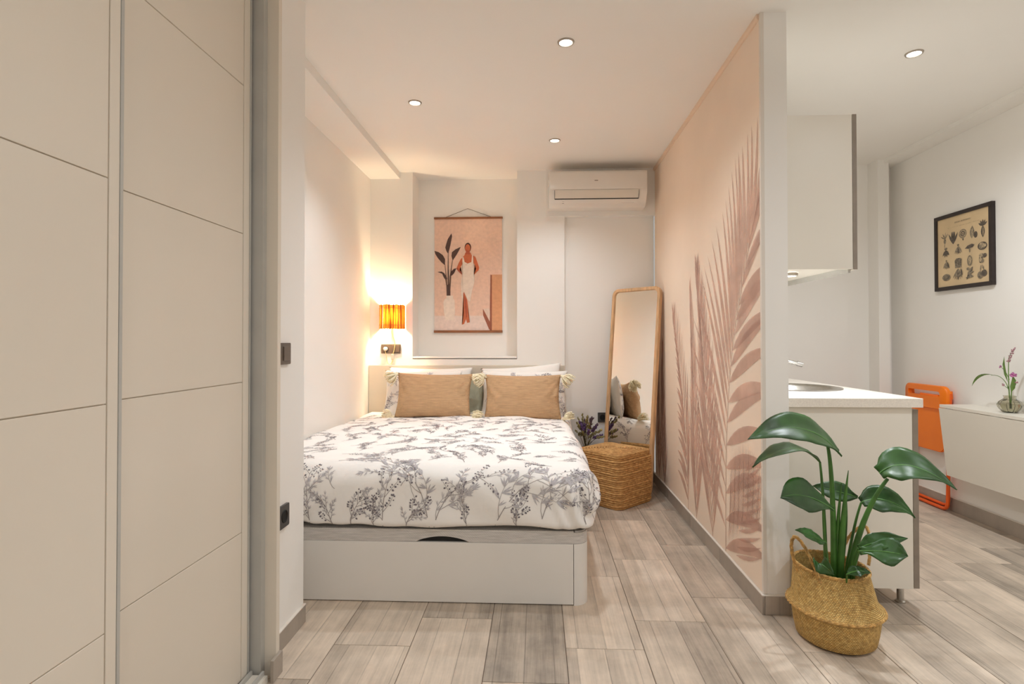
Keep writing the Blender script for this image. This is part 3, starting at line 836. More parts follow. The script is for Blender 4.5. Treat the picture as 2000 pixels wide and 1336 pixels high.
# flex, inline switch and plug
path = [(lx - 0.003, 4.436, lz0 + 0.035), (lx - 0.004, 4.440, 1.18), (lx + 0.022, 4.435, 1.11), (lx + 0.018, 4.430, 1.05), (lx + 0.002, 4.434, 0.995), (lx + 0.006, 4.436, 0.960),
        (lx - 0.010, 4.436, 0.936), (lx - 0.028, 4.434, 0.930), (lx - 0.040, 4.432, 0.955), (lx - 0.044, 4.420, 1.000), (lx - 0.050, 4.410, 1.036), (lx - 0.052, 4.412, 1.050)]
sm = []
for i in range(len(path) - 1):
    p = [Vector(path[max(0, min(len(path) - 1, i + k))]) for k in (-1, 0, 1, 2)]
    for s in range(6):
        t_ = s / 6; sm.append(0.5 * ((2 * p[1]) + (p[2] - p[0]) * t_ + (2 * p[0] - 5 * p[1] + 4 * p[2] - p[3]) * t_ ** 2 + (3 * p[1] - p[0] - 3 * p[2] + p[3]) * t_ ** 3))
sm.append(Vector(path[-1]))
bm = NB(); ring_tube(bm, sm, 0.0028, 6); fx = obj('flex', bm, M['cream_cable'], lp, smooth=60)
box('inline_switch', lx - 0.008, lx + 0.016, 4.424, 4.442, 0.968, 1.012, M['alu'], lp, bev=0.004)
bm = NB(); ring_tube(bm, [(lx - 0.052, 4.441, 1.054), (lx - 0.052, 4.418, 1.054)], [0.016, 0.017], 16); ring_tube(bm, [(lx - 0.052, 4.418, 1.054), (lx - 0.052, 4.406, 1.048)], [0.017, 0.006], 16)
obj('plug', bm, M['white_plastic'], lp, smooth=40)

# ================================================================== BED
BY0, BY1, BX0, BX1 = 2.380, 4.398, -1.344, 0.214
bed = thing('storage_bed', 'low white storage bed with a grey fabric lid in the alcove', 'bed', ((BX0 + BX1) / 2, 3.38, 0))
rc = 0.062
outer = [(BX0, BY0), (BX1 - rc, BY0)] + [(BX1 - rc + rc * math.sin(R(a)), BY0 + rc - rc * math.cos(R(a))) for a in range(10, 91, 10)] + [(BX1, BY1), (BX0, BY1)]
inner = [(BX0 + .02, BY0 + 0.02), (BX1 - rc, BY0 + 0.02), (BX1 - 0.02, BY0 + rc), (BX1 - 0.02, BY1 - 0.02), (BX0 + .02, BY1 - 0.02)]
box('front_board', BX0, BX1 - rc - 0.0012, BY0, BY0 + 0.02, 0.004, 0.258, M['bedbase'], bed, bev=0.001)
arc = [(BX1 - rc + 0.0012, BY0)] + [(BX1 - rc + rc * math.sin(R(a)), BY0 + rc - rc * math.cos(R(a))) for a in range(9, 91, 9)]
arci = [(BX1 - rc + (rc - 0.02) * math.sin(R(a)), BY0 + rc - (rc - 0.02) * math.cos(R(a))) for a in range(90, -1, -15)]
bm = NB(); prism(bm, arc + arci, 2, 0.0, 0.258); obj('corner_post', bm, M['bedbase'], bed, smooth=30, label='rounded white corner post')
box('side_board', BX1 - 0.02, BX1, BY0 + rc + 0.001, BY1, 0.004, 0.258, M['bedbase'], bed, bev=0.001)
box('side_board', BX0, BX0 + 0.02, BY0 + 0.021, BY1, 0.004, 0.258, M['bedbase'], bed, bev=0.001)
box('storage_floor', BX0 + 0.02, BX1 - 0.021, BY0 + 0.021, BY1, 0.01, 0.03, M['bedbase'], bed)
# fabric lid with a hand-hold arch cut into the lower front edge
LZ0, LZ1 = 0.2595, 0.312
ARX0, ARX1, ARH = -0.522, -0.292, 0.024
front = [(BX0, LZ0), (ARX0, LZ0)] + [(ARX0 + (ARX1 - ARX0) * k / 14, LZ0 + ARH * math.sin(PI * k / 14) ** 0.75) for k in range(1, 14)] + [(ARX1, LZ0), (BX1 - rc, LZ0), (BX1 - rc, LZ1 - 0.006), (BX1 - rc, LZ1), (BX0, LZ1)]
bm = NB(); prism(bm, front, 1, BY0 + 0.001, BY0 + 0.030); lid = obj('fabric_lid', bm, M['lid_fabric'], bed)
bm = NB()
oc = [(BX1 - rc, BY0 + 0.001)] + [(BX1 - rc + rc * math.sin(R(a)), BY0 + 0.001 + rc - rc * math.cos(R(a))) for a in range(10, 91, 10)] + [(BX1, BY1), (BX0, BY1), (BX0, BY0 + 0.0305), (BX1 - rc, BY0 + 0.0305)]
prism(bm, oc, 2, LZ0, LZ1); bmesh.ops.bevel(bm, geom=[e for e in bm.edges if all(v.co.z > LZ1 - 1e-5 for v in e.verts)], offset=0.006, segments=2, affect='EDGES')
obj('lid_border', bm, M['lid_fabric'], lid, smooth=40)
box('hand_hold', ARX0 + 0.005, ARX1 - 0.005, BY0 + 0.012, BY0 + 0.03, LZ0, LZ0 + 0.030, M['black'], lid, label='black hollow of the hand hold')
bm = NB(); bx(bm, BX0 + 0.012, BX1 - 0.03, BY0 + 0.035, 4.385, LZ1, 0.50, 0.04, 3); obj('mattress', bm, M['mattress'], bed, smooth=40)

hb = box('headboard', -1.347, 0.213, 4.405, 4.4485, 0.06, 0.924, M['headboard'], bev=0.002)
tag(hb, 'flat greige headboard panel against the back wall', 'headboard')

# ---- duvet: a rounded, softly creased box shell
DX0, DX1, DY0, DY1, DZ0, DZ1 = -1.338, 0.238, 2.362, 4.372, 0.313, 0.578


def dz_top(x, y):
    s = (y - DY0) / (DY1 - DY0)
    return DZ1 - 0.020 * max(0, min(1, (s - 0.05) / 0.8)) + 0.012 * math.sin(PI * (x - DX0) / (DX1 - DX0))


def dmap(x, y, z, lift=0.0):
    """box point -> duvet surface"""
    zt = dz_top(x, y)
    z = DZ0 + (z - DZ0) / (DZ1 - DZ0) * (zt - DZ0)
    rf = 0.085
    lo_ = (DX0 + 0.04, DY0 + rf, DZ0 + 0.03); hi_ = (DX1 - rf * 0.8, DY1 - 0.02, zt - rf)
    p = Vector((x, y, z)); c = Vector([max(lo_[i], min(hi_[i], p[i])) for i in range(3)])
    d = p - c
    # radii per direction
    rx = 0.04 if d.x < 0 else rf * 0.8; ry = rf if d.y < 0 else 0.02; rz = 0.03 if d.z < 0 else rf
    q = Vector((d.x / rx, d.y / ry, d.z / rz))
    mx = max(abs(q.x), abs(q.y), abs(q.z))
    if mx > 1e-6 and q.length > 1e-6:
        q2 = q.normalized() * min(mx, 1.0)
    else: q2 = Vector((0, 0, 0))
    n = Vector((q2.x / rx, q2.y / ry, q2.z / rz)); n = n.normalized() if n.length > 1e-6 else Vector((0, 0, 1))
    s = c + Vector((q2.x * rx, q2.y * ry, q2.z * rz))
    # bulge of the hanging sides
    h = (s.z - DZ0) / (zt - DZ0)
    bul = math.sin(PI * max(0, min(1, h))) ** 0.8
    if s.y < DY0 + 0.2: s.y -= 0.020 * bul * max(0, min(1, (DY0 + 0.1 - s.y) / 0.1))
    if s.x > DX1 - 0.2: s.x += 0.018 * bul * max(0, min(1, (s.x - DX1 + 0.1) / 0.1))
    # creases
    fr = max(0, min(1, (DY0 + 0.16 - s.y) / 0.12))
    w_ = 0.014 * noise.noise(Vector((s.x * 3.1, s.y * 2.3, s.z * 3)))
    w_ += 0.006 * noise.noise(Vector((s.x * 7 + s.y * 2, s.y * 5, s.z * 6 + 4)))
    w_ += fr * 0.016 * noise.noise(Vector((s.x * 4.5 + s.z * 5, 3.3, s.z * 7)))
    cr = max(0, min(1, (s.x - (DX1 - 0.20)) / 0.14)) * max(0, min(1, (DY0 + 0.22 - s.y) / 0.14))       # gathered corner
    w_ += cr * 0.019 * math.sin((s.x * 1.0 - s.y * 0.6 + s.z * 0.35) * 95 + 2 * noise.noise(s * 9)) * bul
    lc = max(0, min(1, (DX0 + 0.55 - s.x) / 0.4)) * fr
    w_ += lc * 0.010 * math.sin((s.x * 0.8 - s.z * 1.1) * 60)
    return s + n * (w_ + lift)


def box_shell(bm, nx, ny, nz, f):
    """top, front, right, left and back sheets of the shell, welded"""
    def sheet(P, a, b_):
        vs = [[bm.verts.new(f(*P(i / a, j / b_))) for j in range(b_ + 1)] for i in range(a + 1)]
        for i in range(a):
            for j in range(b_): bm.faces.new((vs[i][j], vs[i + 1][j], vs[i + 1][j + 1], vs[i][j + 1]))
    X = lambda t: DX0 + (DX1 - DX0) * t; Y = lambda t: DY0 + (DY1 - DY0) * t; Z = lambda t: DZ0 + (DZ1 - DZ0) * t
    sheet(lambda a, b_: (X(a), Y(b_), DZ1), nx, ny)
    sheet(lambda a, b_: (X(a), DY0, Z(b_)), nx, nz)
    sheet(lambda a, b_: (DX1, Y(a), Z(b_)), ny, nz)
    sheet(lambda a, b_: (DX0, Y(1 - a), Z(b_)), ny, nz)
    sheet(lambda a, b_: (X(1 - a), DY1, Z(b_)), nx, nz)
    sheet(lambda a, b_: (X(a), Y(1 - b_), DZ0), nx // 4, ny // 4) if False else None
    bmesh.ops.remove_doubles(bm, verts=bm.verts[:], dist=0.0006)
    bmesh.ops.recalc_face_normals(bm, faces=bm.faces[:])


bm = NB(); box_shell(bm, 120, 130, 26, dmap)
dv = obj('duvet', bm, M['duvet'], None, smooth=180)
tag(dv, 'white duvet printed with grey branches and berries, spread over the bed', 'duvet')


# botanical print ----------------------------------------------------------------
def sprig(rnd, x, y, ang, L, out, depth=0, lean=0.0, twig=1.0):
    """draws a branching sprig as flat outlines: (poly, 0 stem | 1 leaf | 2 berry)"""
    pts = []; n = 9 if depth == 0 else 6; a = ang; px, py = x, y
    curv = (rnd.uniform(-0.10, 0.10) + lean) * 9 / n
    for i in range(n + 1):
        pts.append((px, py)); a += curv + rnd.uniform(-.05, .05); px += math.cos(a) * L / n; py += math.sin(a) * L / n
    wd_ = (0.0036, 0.0022, 0.0016)[depth] * twig
    for i in range(n): out.append((stroke(pts[i:i + 2], wd_ * (1 - 0.07 * i), wd_ * (1 - 0.07 * (i + 1))), 0))
    def dirat(i):
        j = min(i, n - 1); return math.atan2(pts[j + 1][1] - pts[j][1], pts[j + 1][0] - pts[j][0])
    def tuft(p, d, l_, k):
        for q in range(k):
            aa = d + (q - (k - 1) / 2) * 0.30 + rnd.uniform(-.08, .08); ll = l_ * (1 - 0.12 * abs(q - (k - 1) / 2)) * rnd.uniform(0.8, 1.1)
            out.append((lens(p, (p[0] + math.cos(aa) * ll, p[1] + math.sin(aa) * ll), ll * 0.13, 4), 1))
    def berry(p, d):
        r_ = rnd.uniform(0.0030, 0.0050) * twig; c = (p[0] + math.cos(d) * 0.008 * twig, p[1] + math.sin(d) * 0.008 * twig)
        out.append((lens((c[0] - math.cos(d) * r_, c[1] - math.sin(d) * r_), (c[0] + math.cos(d) * r_ * 1.3, c[1] + math.sin(d) * r_ * 1.3), r_ * 1.7, 3), 2))
    if depth == 0:
        for i in range(2 if twig < 1.05 and L < 0.2 else 1, n + 1):
            s = 1 if (i % 2) else -1
            sprig(rnd, *pts[i], dirat(i) + s * rnd.uniform(0.5, 0.95), max(0.05, L * rnd.uniform(0.24, 0.42)) * min(twig, 1.6), out, 1, s * -0.08, twig)
        sprig(rnd, *pts[n], dirat(n), L * 0.3, out, 1, 0, twig)
    else:
        k = rnd.random()
        if k < 0.5:
            for i in range(2, n + 1):
                for s in (-1, 1):
                    if rnd.random() < 0.35: continue
                    berry(pts[i], dirat(i) + s * rnd.uniform(0.7, 1.3))
            berry(pts[n], dirat(n))
        else:
            for i in (2, 3, 4, 5):
                s = 1 if i % 2 else -1
                tuft(pts[i], dirat(i) + s * rnd.uniform(0.5, 0.9), L * rnd.uniform(0.28, 0.42), rnd.choice((2, 3)))
            tuft(pts[n], dirat(n), L * 0.42, rnd.choice((3, 4, 5)))


def duvet_print():
    rnd = random.Random(11); out = []
    # cloth coordinates: u along the bed's width, v along its length; v below DY0 hangs down the front
    # front row of little trees
    for u, L, lean in ((-1.25, 0.15, -0.03), (-0.98, 0.22, 0.07), (-0.80, 0.13, -0.03), (-0.70, 0.08, 0.02), (-0.46, 0.42, 0.08), (-0.44, 0.34, -0.07),
                       (-0.18, 0.42, -0.07), (-0.09, 0.12, 0.05), (0.01, 0.42, -0.08), (0.20, 0.22, 0.05),
                       (-1.12, 0.20, 0.06), (-0.66, 0.27, 0.06), (-0.88, 0.12, 0.03), (-0.30, 0.15, 0.05), (-0.56, 0.10, -0.04)):
        sprig(rnd, u, DY0 - 0.25, PI / 2 + (0.12 if lean > 0 else -0.12) + rnd.uniform(-0.12, 0.12), L, out, 0, lean, 1.1)
    for u, v, a in ((-0.86, 2.27, 2.6), (-1.05, 2.30, 2.4), (-0.66, 2.32, 2.2), (-0.30, 2.30, 0.5), (0.14, 2.30, 0.4), (-0.58, 2.28, 1.2), (-1.2, 2.33, 0.8), (0.10, 2.22, 0.5), (-0.36, 2.22, 1.8)):
        sprig(rnd, u, v, a, 0.09, out, 1, rnd.uniform(-.1, .1))
    # the top
    v = DY0 + 0.10; r = 0
    while v < 4.05:
        u = -1.27 + (0.1 if r % 2 else 0)
        while u < 0.18:
            sprig(rnd, u + rnd.uniform(-.05, .05), v + rnd.uniform(-.04, .04), rnd.uniform(0.2, 2.9), rnd.uniform(0.08, 0.14), out, 0, rnd.uniform(-.08, .08), 0.8)
            u += 0.135
        v += 0.098; r += 1
    # right side: u beyond DX1 hangs down
    for i in range(13):
        sprig(rnd, DX1 + 0.23, 2.44 + 0.14 * i, PI + rnd.uniform(-.5, .5), rnd.uniform(0.14, 0.24), out, 0, 0)
    return out


def duvet_place(u, v, l):
    x, y, z = u, v, DZ1
    if v < DY0: y = DY0; z = DZ1 + (v - DY0)
    if u > DX1: x = DX1; z = min(z, DZ1 - (u - DX1))
    z = max(z, DZ0 + 0.012)
    x = max(x, DX0 + 0.03)
    return dmap(x, y, z, l)


flat_print('botanical_print', duvet_print(), [M['ink_stem'], M['ink_leaf'], M['ink_dark']], duvet_place, dv, step=0.0, base=0.0014, label='grey branches, leaves and berries')


# ================================================================== PILLOWS
def pillow_map(wd_, ht, th, k=0.07, sag=0.0, seed=0, crease=0.004):
    def f(u, v, s, lift=0.0):
        x = wd_ / 2 * u * (1 - k * (1 - abs(u)) * 0 - k * (1 - v * v) * u * u * 0.0) * (1 - k * (1 - v * v) * (abs(u) ** 6))
        y = ht / 2 * v * (1 - k * (1 - u * u) * (abs(v) ** 6))
        e = ((1 - abs(u) ** 3.2) * (1 - abs(v) ** 3.0))
        z = th / 2 * max(0, e) ** 0.62
        nz_ = crease * (noise.noise(Vector((x * 9 + seed, y * 7, s * 2))) + 0.6 * noise.noise(Vector((x * 22, y * 15 + seed, s)))) * max(0, e) ** 0.3
        corner = (abs(u) ** 3) * (0.8 + 0.2 * abs(v)); fan = crease * 1.6 * math.sin(math.atan2(v - math.copysign(1, v) * 1.1, u - math.copysign(1.1, u)) * 26 + seed) * corner * max(0, e) ** 0.5
        y -= sag * (1 - u * u) * max(0, v)
        if crease > 0.008: nz_ += 0.007 * math.sin(y * 46 + 3 * noise.noise(Vector((x * 6, y * 5, seed)))) * max(0, abs(u) - 0.45) * 1.8 * max(0, e) ** 0.4
        return Vector((x, y, s * (z + nz_ + fan + lift)))
    return f


def pillow(name, label, cat, f, centre, tilt, roll, m, group, n=36):
    Mx = Matrix.Translation(centre) @ Matrix.Rotation(R(roll), 4, 'Y') @ Matrix.Rotation(R(90 - tilt), 4, 'X')
    # local x -> X, local y -> up, local z -> towards the camera
    bm = NB()
    for s in (1, -1):
        vs = [[bm.verts.new(f(-1 + 2 * i / n, -1 + 2 * j / n, s)) for j in range(n + 1)] for i in range(n + 1)]
        for i in range(n):
            for j in range(n): bm.faces.new((vs[i][j], vs[i + 1][j], vs[i + 1][j + 1], vs[i][j + 1]))
    bmesh.ops.remove_doubles(bm, verts=bm.verts[:], dist=0.0003)
    bmesh.ops.recalc_face_normals(bm, faces=bm.faces[:])
    root = thing(name, label, cat, Vector(centre), group)
    bm.transform(Mx)
    obj('cover', bm, m, root, smooth=180)
    return root, Mx


f = pillow_map(0.66, 0.37, 0.11, seed=1)
pillow('bed_pillow', 'plain white pillow at the back on the left, its corner above the tan cushion', 'pillow', f, (-0.84, 4.335, 0.728), 12, 0, M['pillow'], 'bed pillows')
f = pillow_map(0.63, 0.38, 0.11, seed=5)
pillow('bed_pillow', 'plain white pillow at the back on the right, its corner raised', 'pillow', f, (-0.118, 4.335, 0.738), 12, -4.2, M['pillow'], 'bed pillows')
f = pillow_map(0.38, 0.30, 0.05, seed=9)
pillow('bed_pillow', 'sage green pillow showing between the two tan cushions', 'pillow', f, (-0.60, 4.285, 0.692), 14, 0, M['sage'], 'bed pillows')
for lb, cx, wd_, sd in (('white pillow printed with grey sprigs, behind the left tan cushion', -0.875, 0.60, 21), ('white pillow printed with grey sprigs, behind the right tan cushion', -0.100, 0.66, 22)):
    f = pillow_map(wd_, 0.355, 0.115, seed=sd)
    root, Mx = pillow('bed_pillow', lb, 'pillow', f, (cx, 4.225, 0.718), 14, 0, M['pillow'], 'bed pillows')
    rnd = random.Random(sd); out = []
    for i in range(7):
        for j in range(3):
            sprig(rnd, -0.9 + i * 0.3 + rnd.uniform(-.05, .05), -0.95 + j * 0.6 + rnd.uniform(-.1, .1), rnd.uniform(0.6, 2.4), 0.5, out, 1 if (i + j) % 3 else 0, rnd.uniform(-.1, .1), 4.0)
    cl = lambda q: max(-0.97, min(0.97, q))
    flat_print('sprig_print', out, [M['ink_stem'], M['ink_leaf'], M['ink_dark']], lambda u, v, l: Mx @ f(cl(u), cl(v), 1, l), root, step=0, base=0.0012, label='grey sprig print')


def tassel(root, p, d, L, seed, rad=0.03):
    """bunch of yarn: a wrapped head and a fan of strands from p along d"""
    rnd = random.Random(seed); p = Vector(p); d = Vector(d).normalized(); bm = NB()
    a = d.orthogonal().normalized(); b_ = d.cross(a)
    ring_tube(bm, [p, p + d * 0.012, p + d * 0.024], [0.006, 0.013, 0.010], 8)
    for k in range(90):
        th = rnd.uniform(0, 2 * PI); s = math.sqrt(rnd.random()) * rad
        o = (a * math.cos(th) + b_ * math.sin(th)) * s
        q0 = p + d * 0.018 + o * 0.2; q2 = p + d * (L * rnd.uniform(0.75, 1.05)) + o * 1.25; q1 = (q0 + q2) / 2 + o * 0.7 + Vector((rnd.uniform(-.004, .004), rnd.uniform(-.004, .004), 0.002))
        q2.z = max(q2.z, 0.562)
        q1.z = max(q1.z, 0.564)
        ring_tube(bm, bez(q0, q1, q2, 4), [0.0028, 0.0032, 0.0032, 0.003, 0.0024], 5)
    o = obj('tassel', bm, M['tassel'], root, smooth=60, label='cream yarn tassel')
    return o


for lb, cx, cz, wd_, roll, sd in (('tan linen cushion with cream tassels, on the left', -0.762, 0.716, 0.565, 0.8, 31), ('tan linen cushion with cream tassels, on the right', -0.108, 0.708, 0.565, 0.0, 47)):
    f = pillow_map(wd_, 0.335, 0.135, seed=sd, crease=0.011)
    root, Mx = pillow('cushion', lb, 'cushion', f, (cx, 4.085, cz), 16, roll, M['linen'], 'tan tasselled cushions')
    for i, (su, sv) in enumerate(((-1, 1), (1, 1), (-1, -1), (1, -1))):
        p = Mx @ f(su * 0.99, sv * 0.97, 1)
        if sv > 0: d = (su * 0.85, -0.25, -0.60); L = 0.085
        else: d = (su * 0.85, -0.45, 0.12); L = 0.080
        tassel(root, p, d, L * 1.15, sd + i, 0.043)

# ================================================================== LEANING MIRROR
mr = thing('floor_mirror', 'tall oak framed mirror leaning in the corner behind the pouf', 'mirror', (0.6475, 4.165, 0))
MW, MH = 0.435, 1.515
ux = Vector((1, -1, 0)).normalized(); uy = Vector((0.105, 0.105, 1.505)).normalized(); un = ux.cross(uy)   # towards the bed
if un.y > 0: un = -un
org = Vector((0.6475, 4.165, 0.012)) + uy * (MH / 2)


def mpt(a, b_, c): return org + ux * a + uy * b_ + un * c


bm = NB(); O = rrect(MW, MH, 0.055, 7); I = rrect(MW - 0.054, MH - 0.054, 0.032, 7)
lay = [(O, -0.016), (O, 0.009), (rrect(MW - 0.008, MH - 0.008, 0.052, 7), 0.014), (rrect(MW - 0.046, MH - 0.046, 0.035, 7), 0.014), (I, 0.009), (I, -0.016)]
rg = [[bm.verts.new(mpt(a, b_, c)) for a, b_ in pl] for pl, c in lay]
nP = len(O)
for i in range(len(rg)):
    A, B = rg[i], rg[(i + 1) % len(rg)]
    for k in range(nP): bm.faces.new((A[k], A[(k + 1) % nP], B[(k + 1) % nP], B[k]))
bmesh.ops.recalc_face_normals(bm, faces=bm.faces[:]); obj('frame', bm, M['oak'], mr, smooth=40, label='pale oak frame with rounded corners')
bm = NB(); G = rrect(MW - 0.050, MH - 0.050, 0.034, 7)
A = [bm.verts.new(mpt(a, b_, 0.002)) for a, b_ in G]; B = [bm.verts.new(mpt(a, b_, -0.002)) for a, b_ in G]; bm.faces.new(A); bm.faces.new(B[::-1])
for k in range(nP): bm.faces.new((A[k], B[k], B[(k + 1) % nP], A[(k + 1) % nP]))
bmesh.ops.recalc_face_normals(bm, faces=bm.faces[:]); obj('mirror_glass', bm, M['mirror'], mr)
bm = NB(); G = rrect(MW - 0.03, MH - 0.03, 0.04, 5)
A = [bm.verts.new(mpt(a, b_, -0.010)) for a, b_ in G]; B = [bm.verts.new(mpt(a, b_, -0.014)) for a, b_ in G]; bm.faces.new(A); bm.faces.new(B[::-1])
for k in range(len(G)): bm.faces.new((A[k], B[k], B[(k + 1) % len(G)], A[(k + 1) % len(G)]))
bmesh.ops.recalc_face_normals(bm, faces=bm.faces[:]); obj('backing_board', bm, M['oak'], mr)

# ================================================================== JUTE POUF
pc = Vector((0.534, 3.968)); PS, PH = 0.400, 0.355
pf_ = thing('jute_pouf', 'square pouf wound in brown jute rope, between bed and mirror', 'pouf', (pc.x, pc.y, 0))
rot = R(45)


def ppt(a, b_, z): return (pc.x + a * math.cos(rot) - b_ * math.sin(rot), pc.y + a * math.sin(rot) + b_ * math.cos(rot), z)


bm = NB(); NR = 25
for i in range(NR):
    z = 0.0085 + (PH - 0.022) * i / (NR - 1); sh = 0.004 * math.sin(PI * i / (NR - 1)) - (0.006 if i > NR - 3 else 0) - (0.003 if i == 0 else 0)
    sh += 0.0015 * math.sin(i * 2.1)
    ring_tube(bm, [ppt(a, b_, z + 0.0015 * math.sin(k * 1.3 + i)) for k, (a, b_) in enumerate(rrect(PS - 0.016 + 2 * sh, PS - 0.016 + 2 * sh, 0.045, 5))], 0.0082, 7, closed=True)
obj('side_rope', bm, M['jute'], pf_, smooth=60, kind='stuff')
bm = NB(); w_ = PS - 0.030
i = 0
while w_ > 0.02:
    dome = PH - 0.004 + 0.012 * (1 - (w_ / PS) ** 2)
    ring_tube(bm, [ppt(a, b_, dome) for a, b_ in rrect(w_, w_, min(0.042, w_ / 2.02), 4)], 0.0080, 6, closed=True)
    w_ -= 0.0285; i += 1
obj('top_rope', bm, M['jute'], pf_, smooth=60, kind='stuff')
bm = NB(); prism(bm, [ppt(a, b_, 0)[:2] for a, b_ in rrect(PS - 0.030, PS - 0.030, 0.04, 5)], 2, 0.004, PH - 0.002); obj('core', bm, M['jute'], pf_)

# ================================================================== DRIED FLOWERS BY THE BED
dfx, dfy = 0.375, 4.345
vs_ = thing('floor_vase', 'dark vase on the floor behind the bed corner holding dried flowers', 'vase', (dfx, dfy, 0))
bm = NB(); lathe(bm, [(0.035, 0.0), (0.050, 0.02), (0.055, 0.10), (0.045, 0.20), (0.026, 0.27), (0.030, 0.30), (0.027, 0.30), (0.023, 0.27), (0.02, 0.2)], dfx, dfy, 24); obj('body', bm, M['vase_dark'], vs_, smooth=60)
bq = thing('dried_bouquet', 'dried purple and olive flowers between bed and mirror', 'flowers', (dfx, dfy, 0.28))
rnd = random.Random(5)
for k in range(26):
    tx = dfx + rnd.uniform(-0.13, 0.135); ty = dfy + rnd.uniform(-0.12, 0.05); tz = rnd.uniform(0.42, 0.56) - 0.35 * abs(tx - dfx)
    base = Vector((dfx + rnd.uniform(-.012, .012), dfy + rnd.uniform(-.012, .012), 0.285)); tip = Vector((tx, ty, tz))
    ctrl = (base + tip) / 2 + Vector((0, 0, 0.05)); P = bez(base, ctrl, tip, 8)
    bm = NB(); ring_tube(bm, P, 0.0016, 5); st = obj('stem', bm, M['dried_dark' if k % 2 else 'olive'], bq)
    bm = NB(); kind = k % 4
    mt = M[('purple', 'violet', 'olive', 'olive')[kind]]
    d = (P[-1] - P[-3]).normalized()
    for q in range(26):
        s = rnd.random(); c = P[-1] - d * 0.075 * s
        o = Vector((rnd.gauss(0, 1), rnd.gauss(0, 1), rnd.gauss(0, 1))).normalized() * rnd.uniform(0.004, 0.012) * (0.5 + s * 0.6)
        r_ = rnd.uniform(0.0035, 0.0062) * (1.4 if kind == 1 else 1)
        bmesh.ops.create_icosphere(bm, subdivisions=1, radius=r_, matrix=Matrix.Translation(c + o) @ Matrix.Diagonal((1, 1, 1.5, 1)))
    obj('flower_head', bm, mt, st)
    if k % 3 == 0:
        bm = NB()
        for q in range(3):
            c = P[3 + q]; dd = Vector((rnd.uniform(-1, 1), rnd.uniform(-1, .2), 0.6)).normalized() * 0.045
            sd = dd.cross(Vector((0, 1, 0.3))).normalized() * 0.005
            v = [bm.verts.new(x_) for x_ in (c, c + dd * 0.5 + sd, c + dd, c + dd * 0.5 - sd)]; bm.faces.new(v)
        obj('dry_leaf', bm, M['olive'], st)

# ================================================================== KITCHEN
cb = thing('base_cabinet', 'white base cabinet run with a plain end panel behind the plant', 'cabinet', (1.31, 3.3, 0))
CX0, CX1, CY0, CY1 = 1.033, 1.570, 2.42, 4.395
box('end_panel', CX0, CX1, CY0, CY0 + 0.016, 0.080, 0.838, M['cabinet'], cb, bev=0.0008)
box('back_panel', CX0, CX0 + 0.016, CY0 + 0.017, CY1, 0.080, 0.838, M['cabinet'], cb)
box('floor_panel', CX0 + 0.017, CX1, CY0 + 0.017, CY1, 0.080, 0.096, M['cabinet'], cb)
ys = [CY0, 3.02, 3.62, 4.22]
for a, b_ in zip(ys[:-1], ys[1:]):
    d = box('door', CX1 + 0.003, CX1 + 0.024, a + 0.001, b_ - 0.002, 0.082, 0.830, M['cabinet'], cb, bev=0.001)
    if a == CY0: box('edge_band', CX1 + 0.0028, CX1 + 0.0245, a + 0.0002, a + 0.0012, 0.082, 0.830, M['cabinet_edge'], d, label='grey edge band')
    bm = NB(); ring_tube(bm, [(CX1 + 0.024, b_ - 0.06, 0.62), (CX1 + 0.05, b_ - 0.06, 0.62), (CX1 + 0.05, b_ - 0.06, 0.76), (CX1 + 0.024, b_ - 0.06, 0.76)], 0.004, 8); obj('handle', bm, M['steel'], d)
for y in (2.478, 3.30, 4.15):
    for x in (CX0 + 0.06, CX1 - 0.018):
        bm = NB(); lathe(bm, [(0.020, 0.0), (0.020, 0.006), (0.0135, 0.010), (0.0135, 0.080)], x, y, 18); obj('leg', bm, M['steel'], cb, smooth=40, label='round steel leg')

# worktop with a round hole for the sink
SX, SY, SR = 1.302, 2.955, 0.225
ct = thing('worktop', 'speckled off white worktop on the kitchen cabinets', 'worktop', (1.3, 3.4, 0.841))
bm = NB(); KX0, KX1, KY0, KY1, KZ0, KZ1 = 1.032, 1.607, 2.398, 4.397, 0.8405, 0.877
out = rrect(KX1 - KX0, KY1 - KY0, 0.012, 4); out = [((KX0 + KX1) / 2 + a, (KY0 + KY1) / 2 + b_) for a, b_ in out]
hole = ell(SX, SY, SR, SR, 40)
for z in (KZ0, KZ1):
    ov = [bm.verts.new((a, b_, z)) for a, b_ in out]; hv = [bm.verts.new((a, b_, z)) for a, b_ in hole]
    es = [bm.edges.new((L_[i], L_[(i + 1) % len(L_)])) for L_ in (ov, hv) for i in range(len(L_))]
    bmesh.ops.triangle_fill(bm, edges=es, use_beauty=True)
    if z == KZ0: o0, h0 = ov, hv
for A, B in ((o0, ov), (h0, hv)):
    for i in range(len(A)): bm.faces.new((A[i], A[(i + 1) % len(A)], B[(i + 1) % len(A)], B[i]))
bmesh.ops.recalc_face_normals(bm, faces=bm.faces[:]); obj('slab', bm, M['counter'], ct, smooth=30)
sk = thing('kitchen_sink', 'round stainless steel sink let into the worktop', 'sink', (SX, SY, 0.877))
bm = NB(); lathe(bm, [(SR + 0.018, 0.8775), (SR + 0.017, 0.882), (SR + 0.006, 0.8835), (SR - 0.006, 0.881), (SR - 0.014, 0.870), (SR - 0.03, 0.80), (SR - 0.05, 0.755), (0.05, 0.742), (0.02, 0.738), (0.0005, 0.738)], SX, SY, 48, caps=False)
obj('bowl', bm, M['steel'], sk, smooth=60)
bm = NB(); lathe(bm, [(0.026, 0.744), (0.022, 0.7455), (0.0005, 0.7445)], SX, SY, 20, caps=False); obj('drain', bm, M['chrome'], sk, smooth=60)
tp = thing('kitchen_tap', 'chrome tap over the sink, only its spout end showing', 'tap', (1.062, 2.95, 0.877))
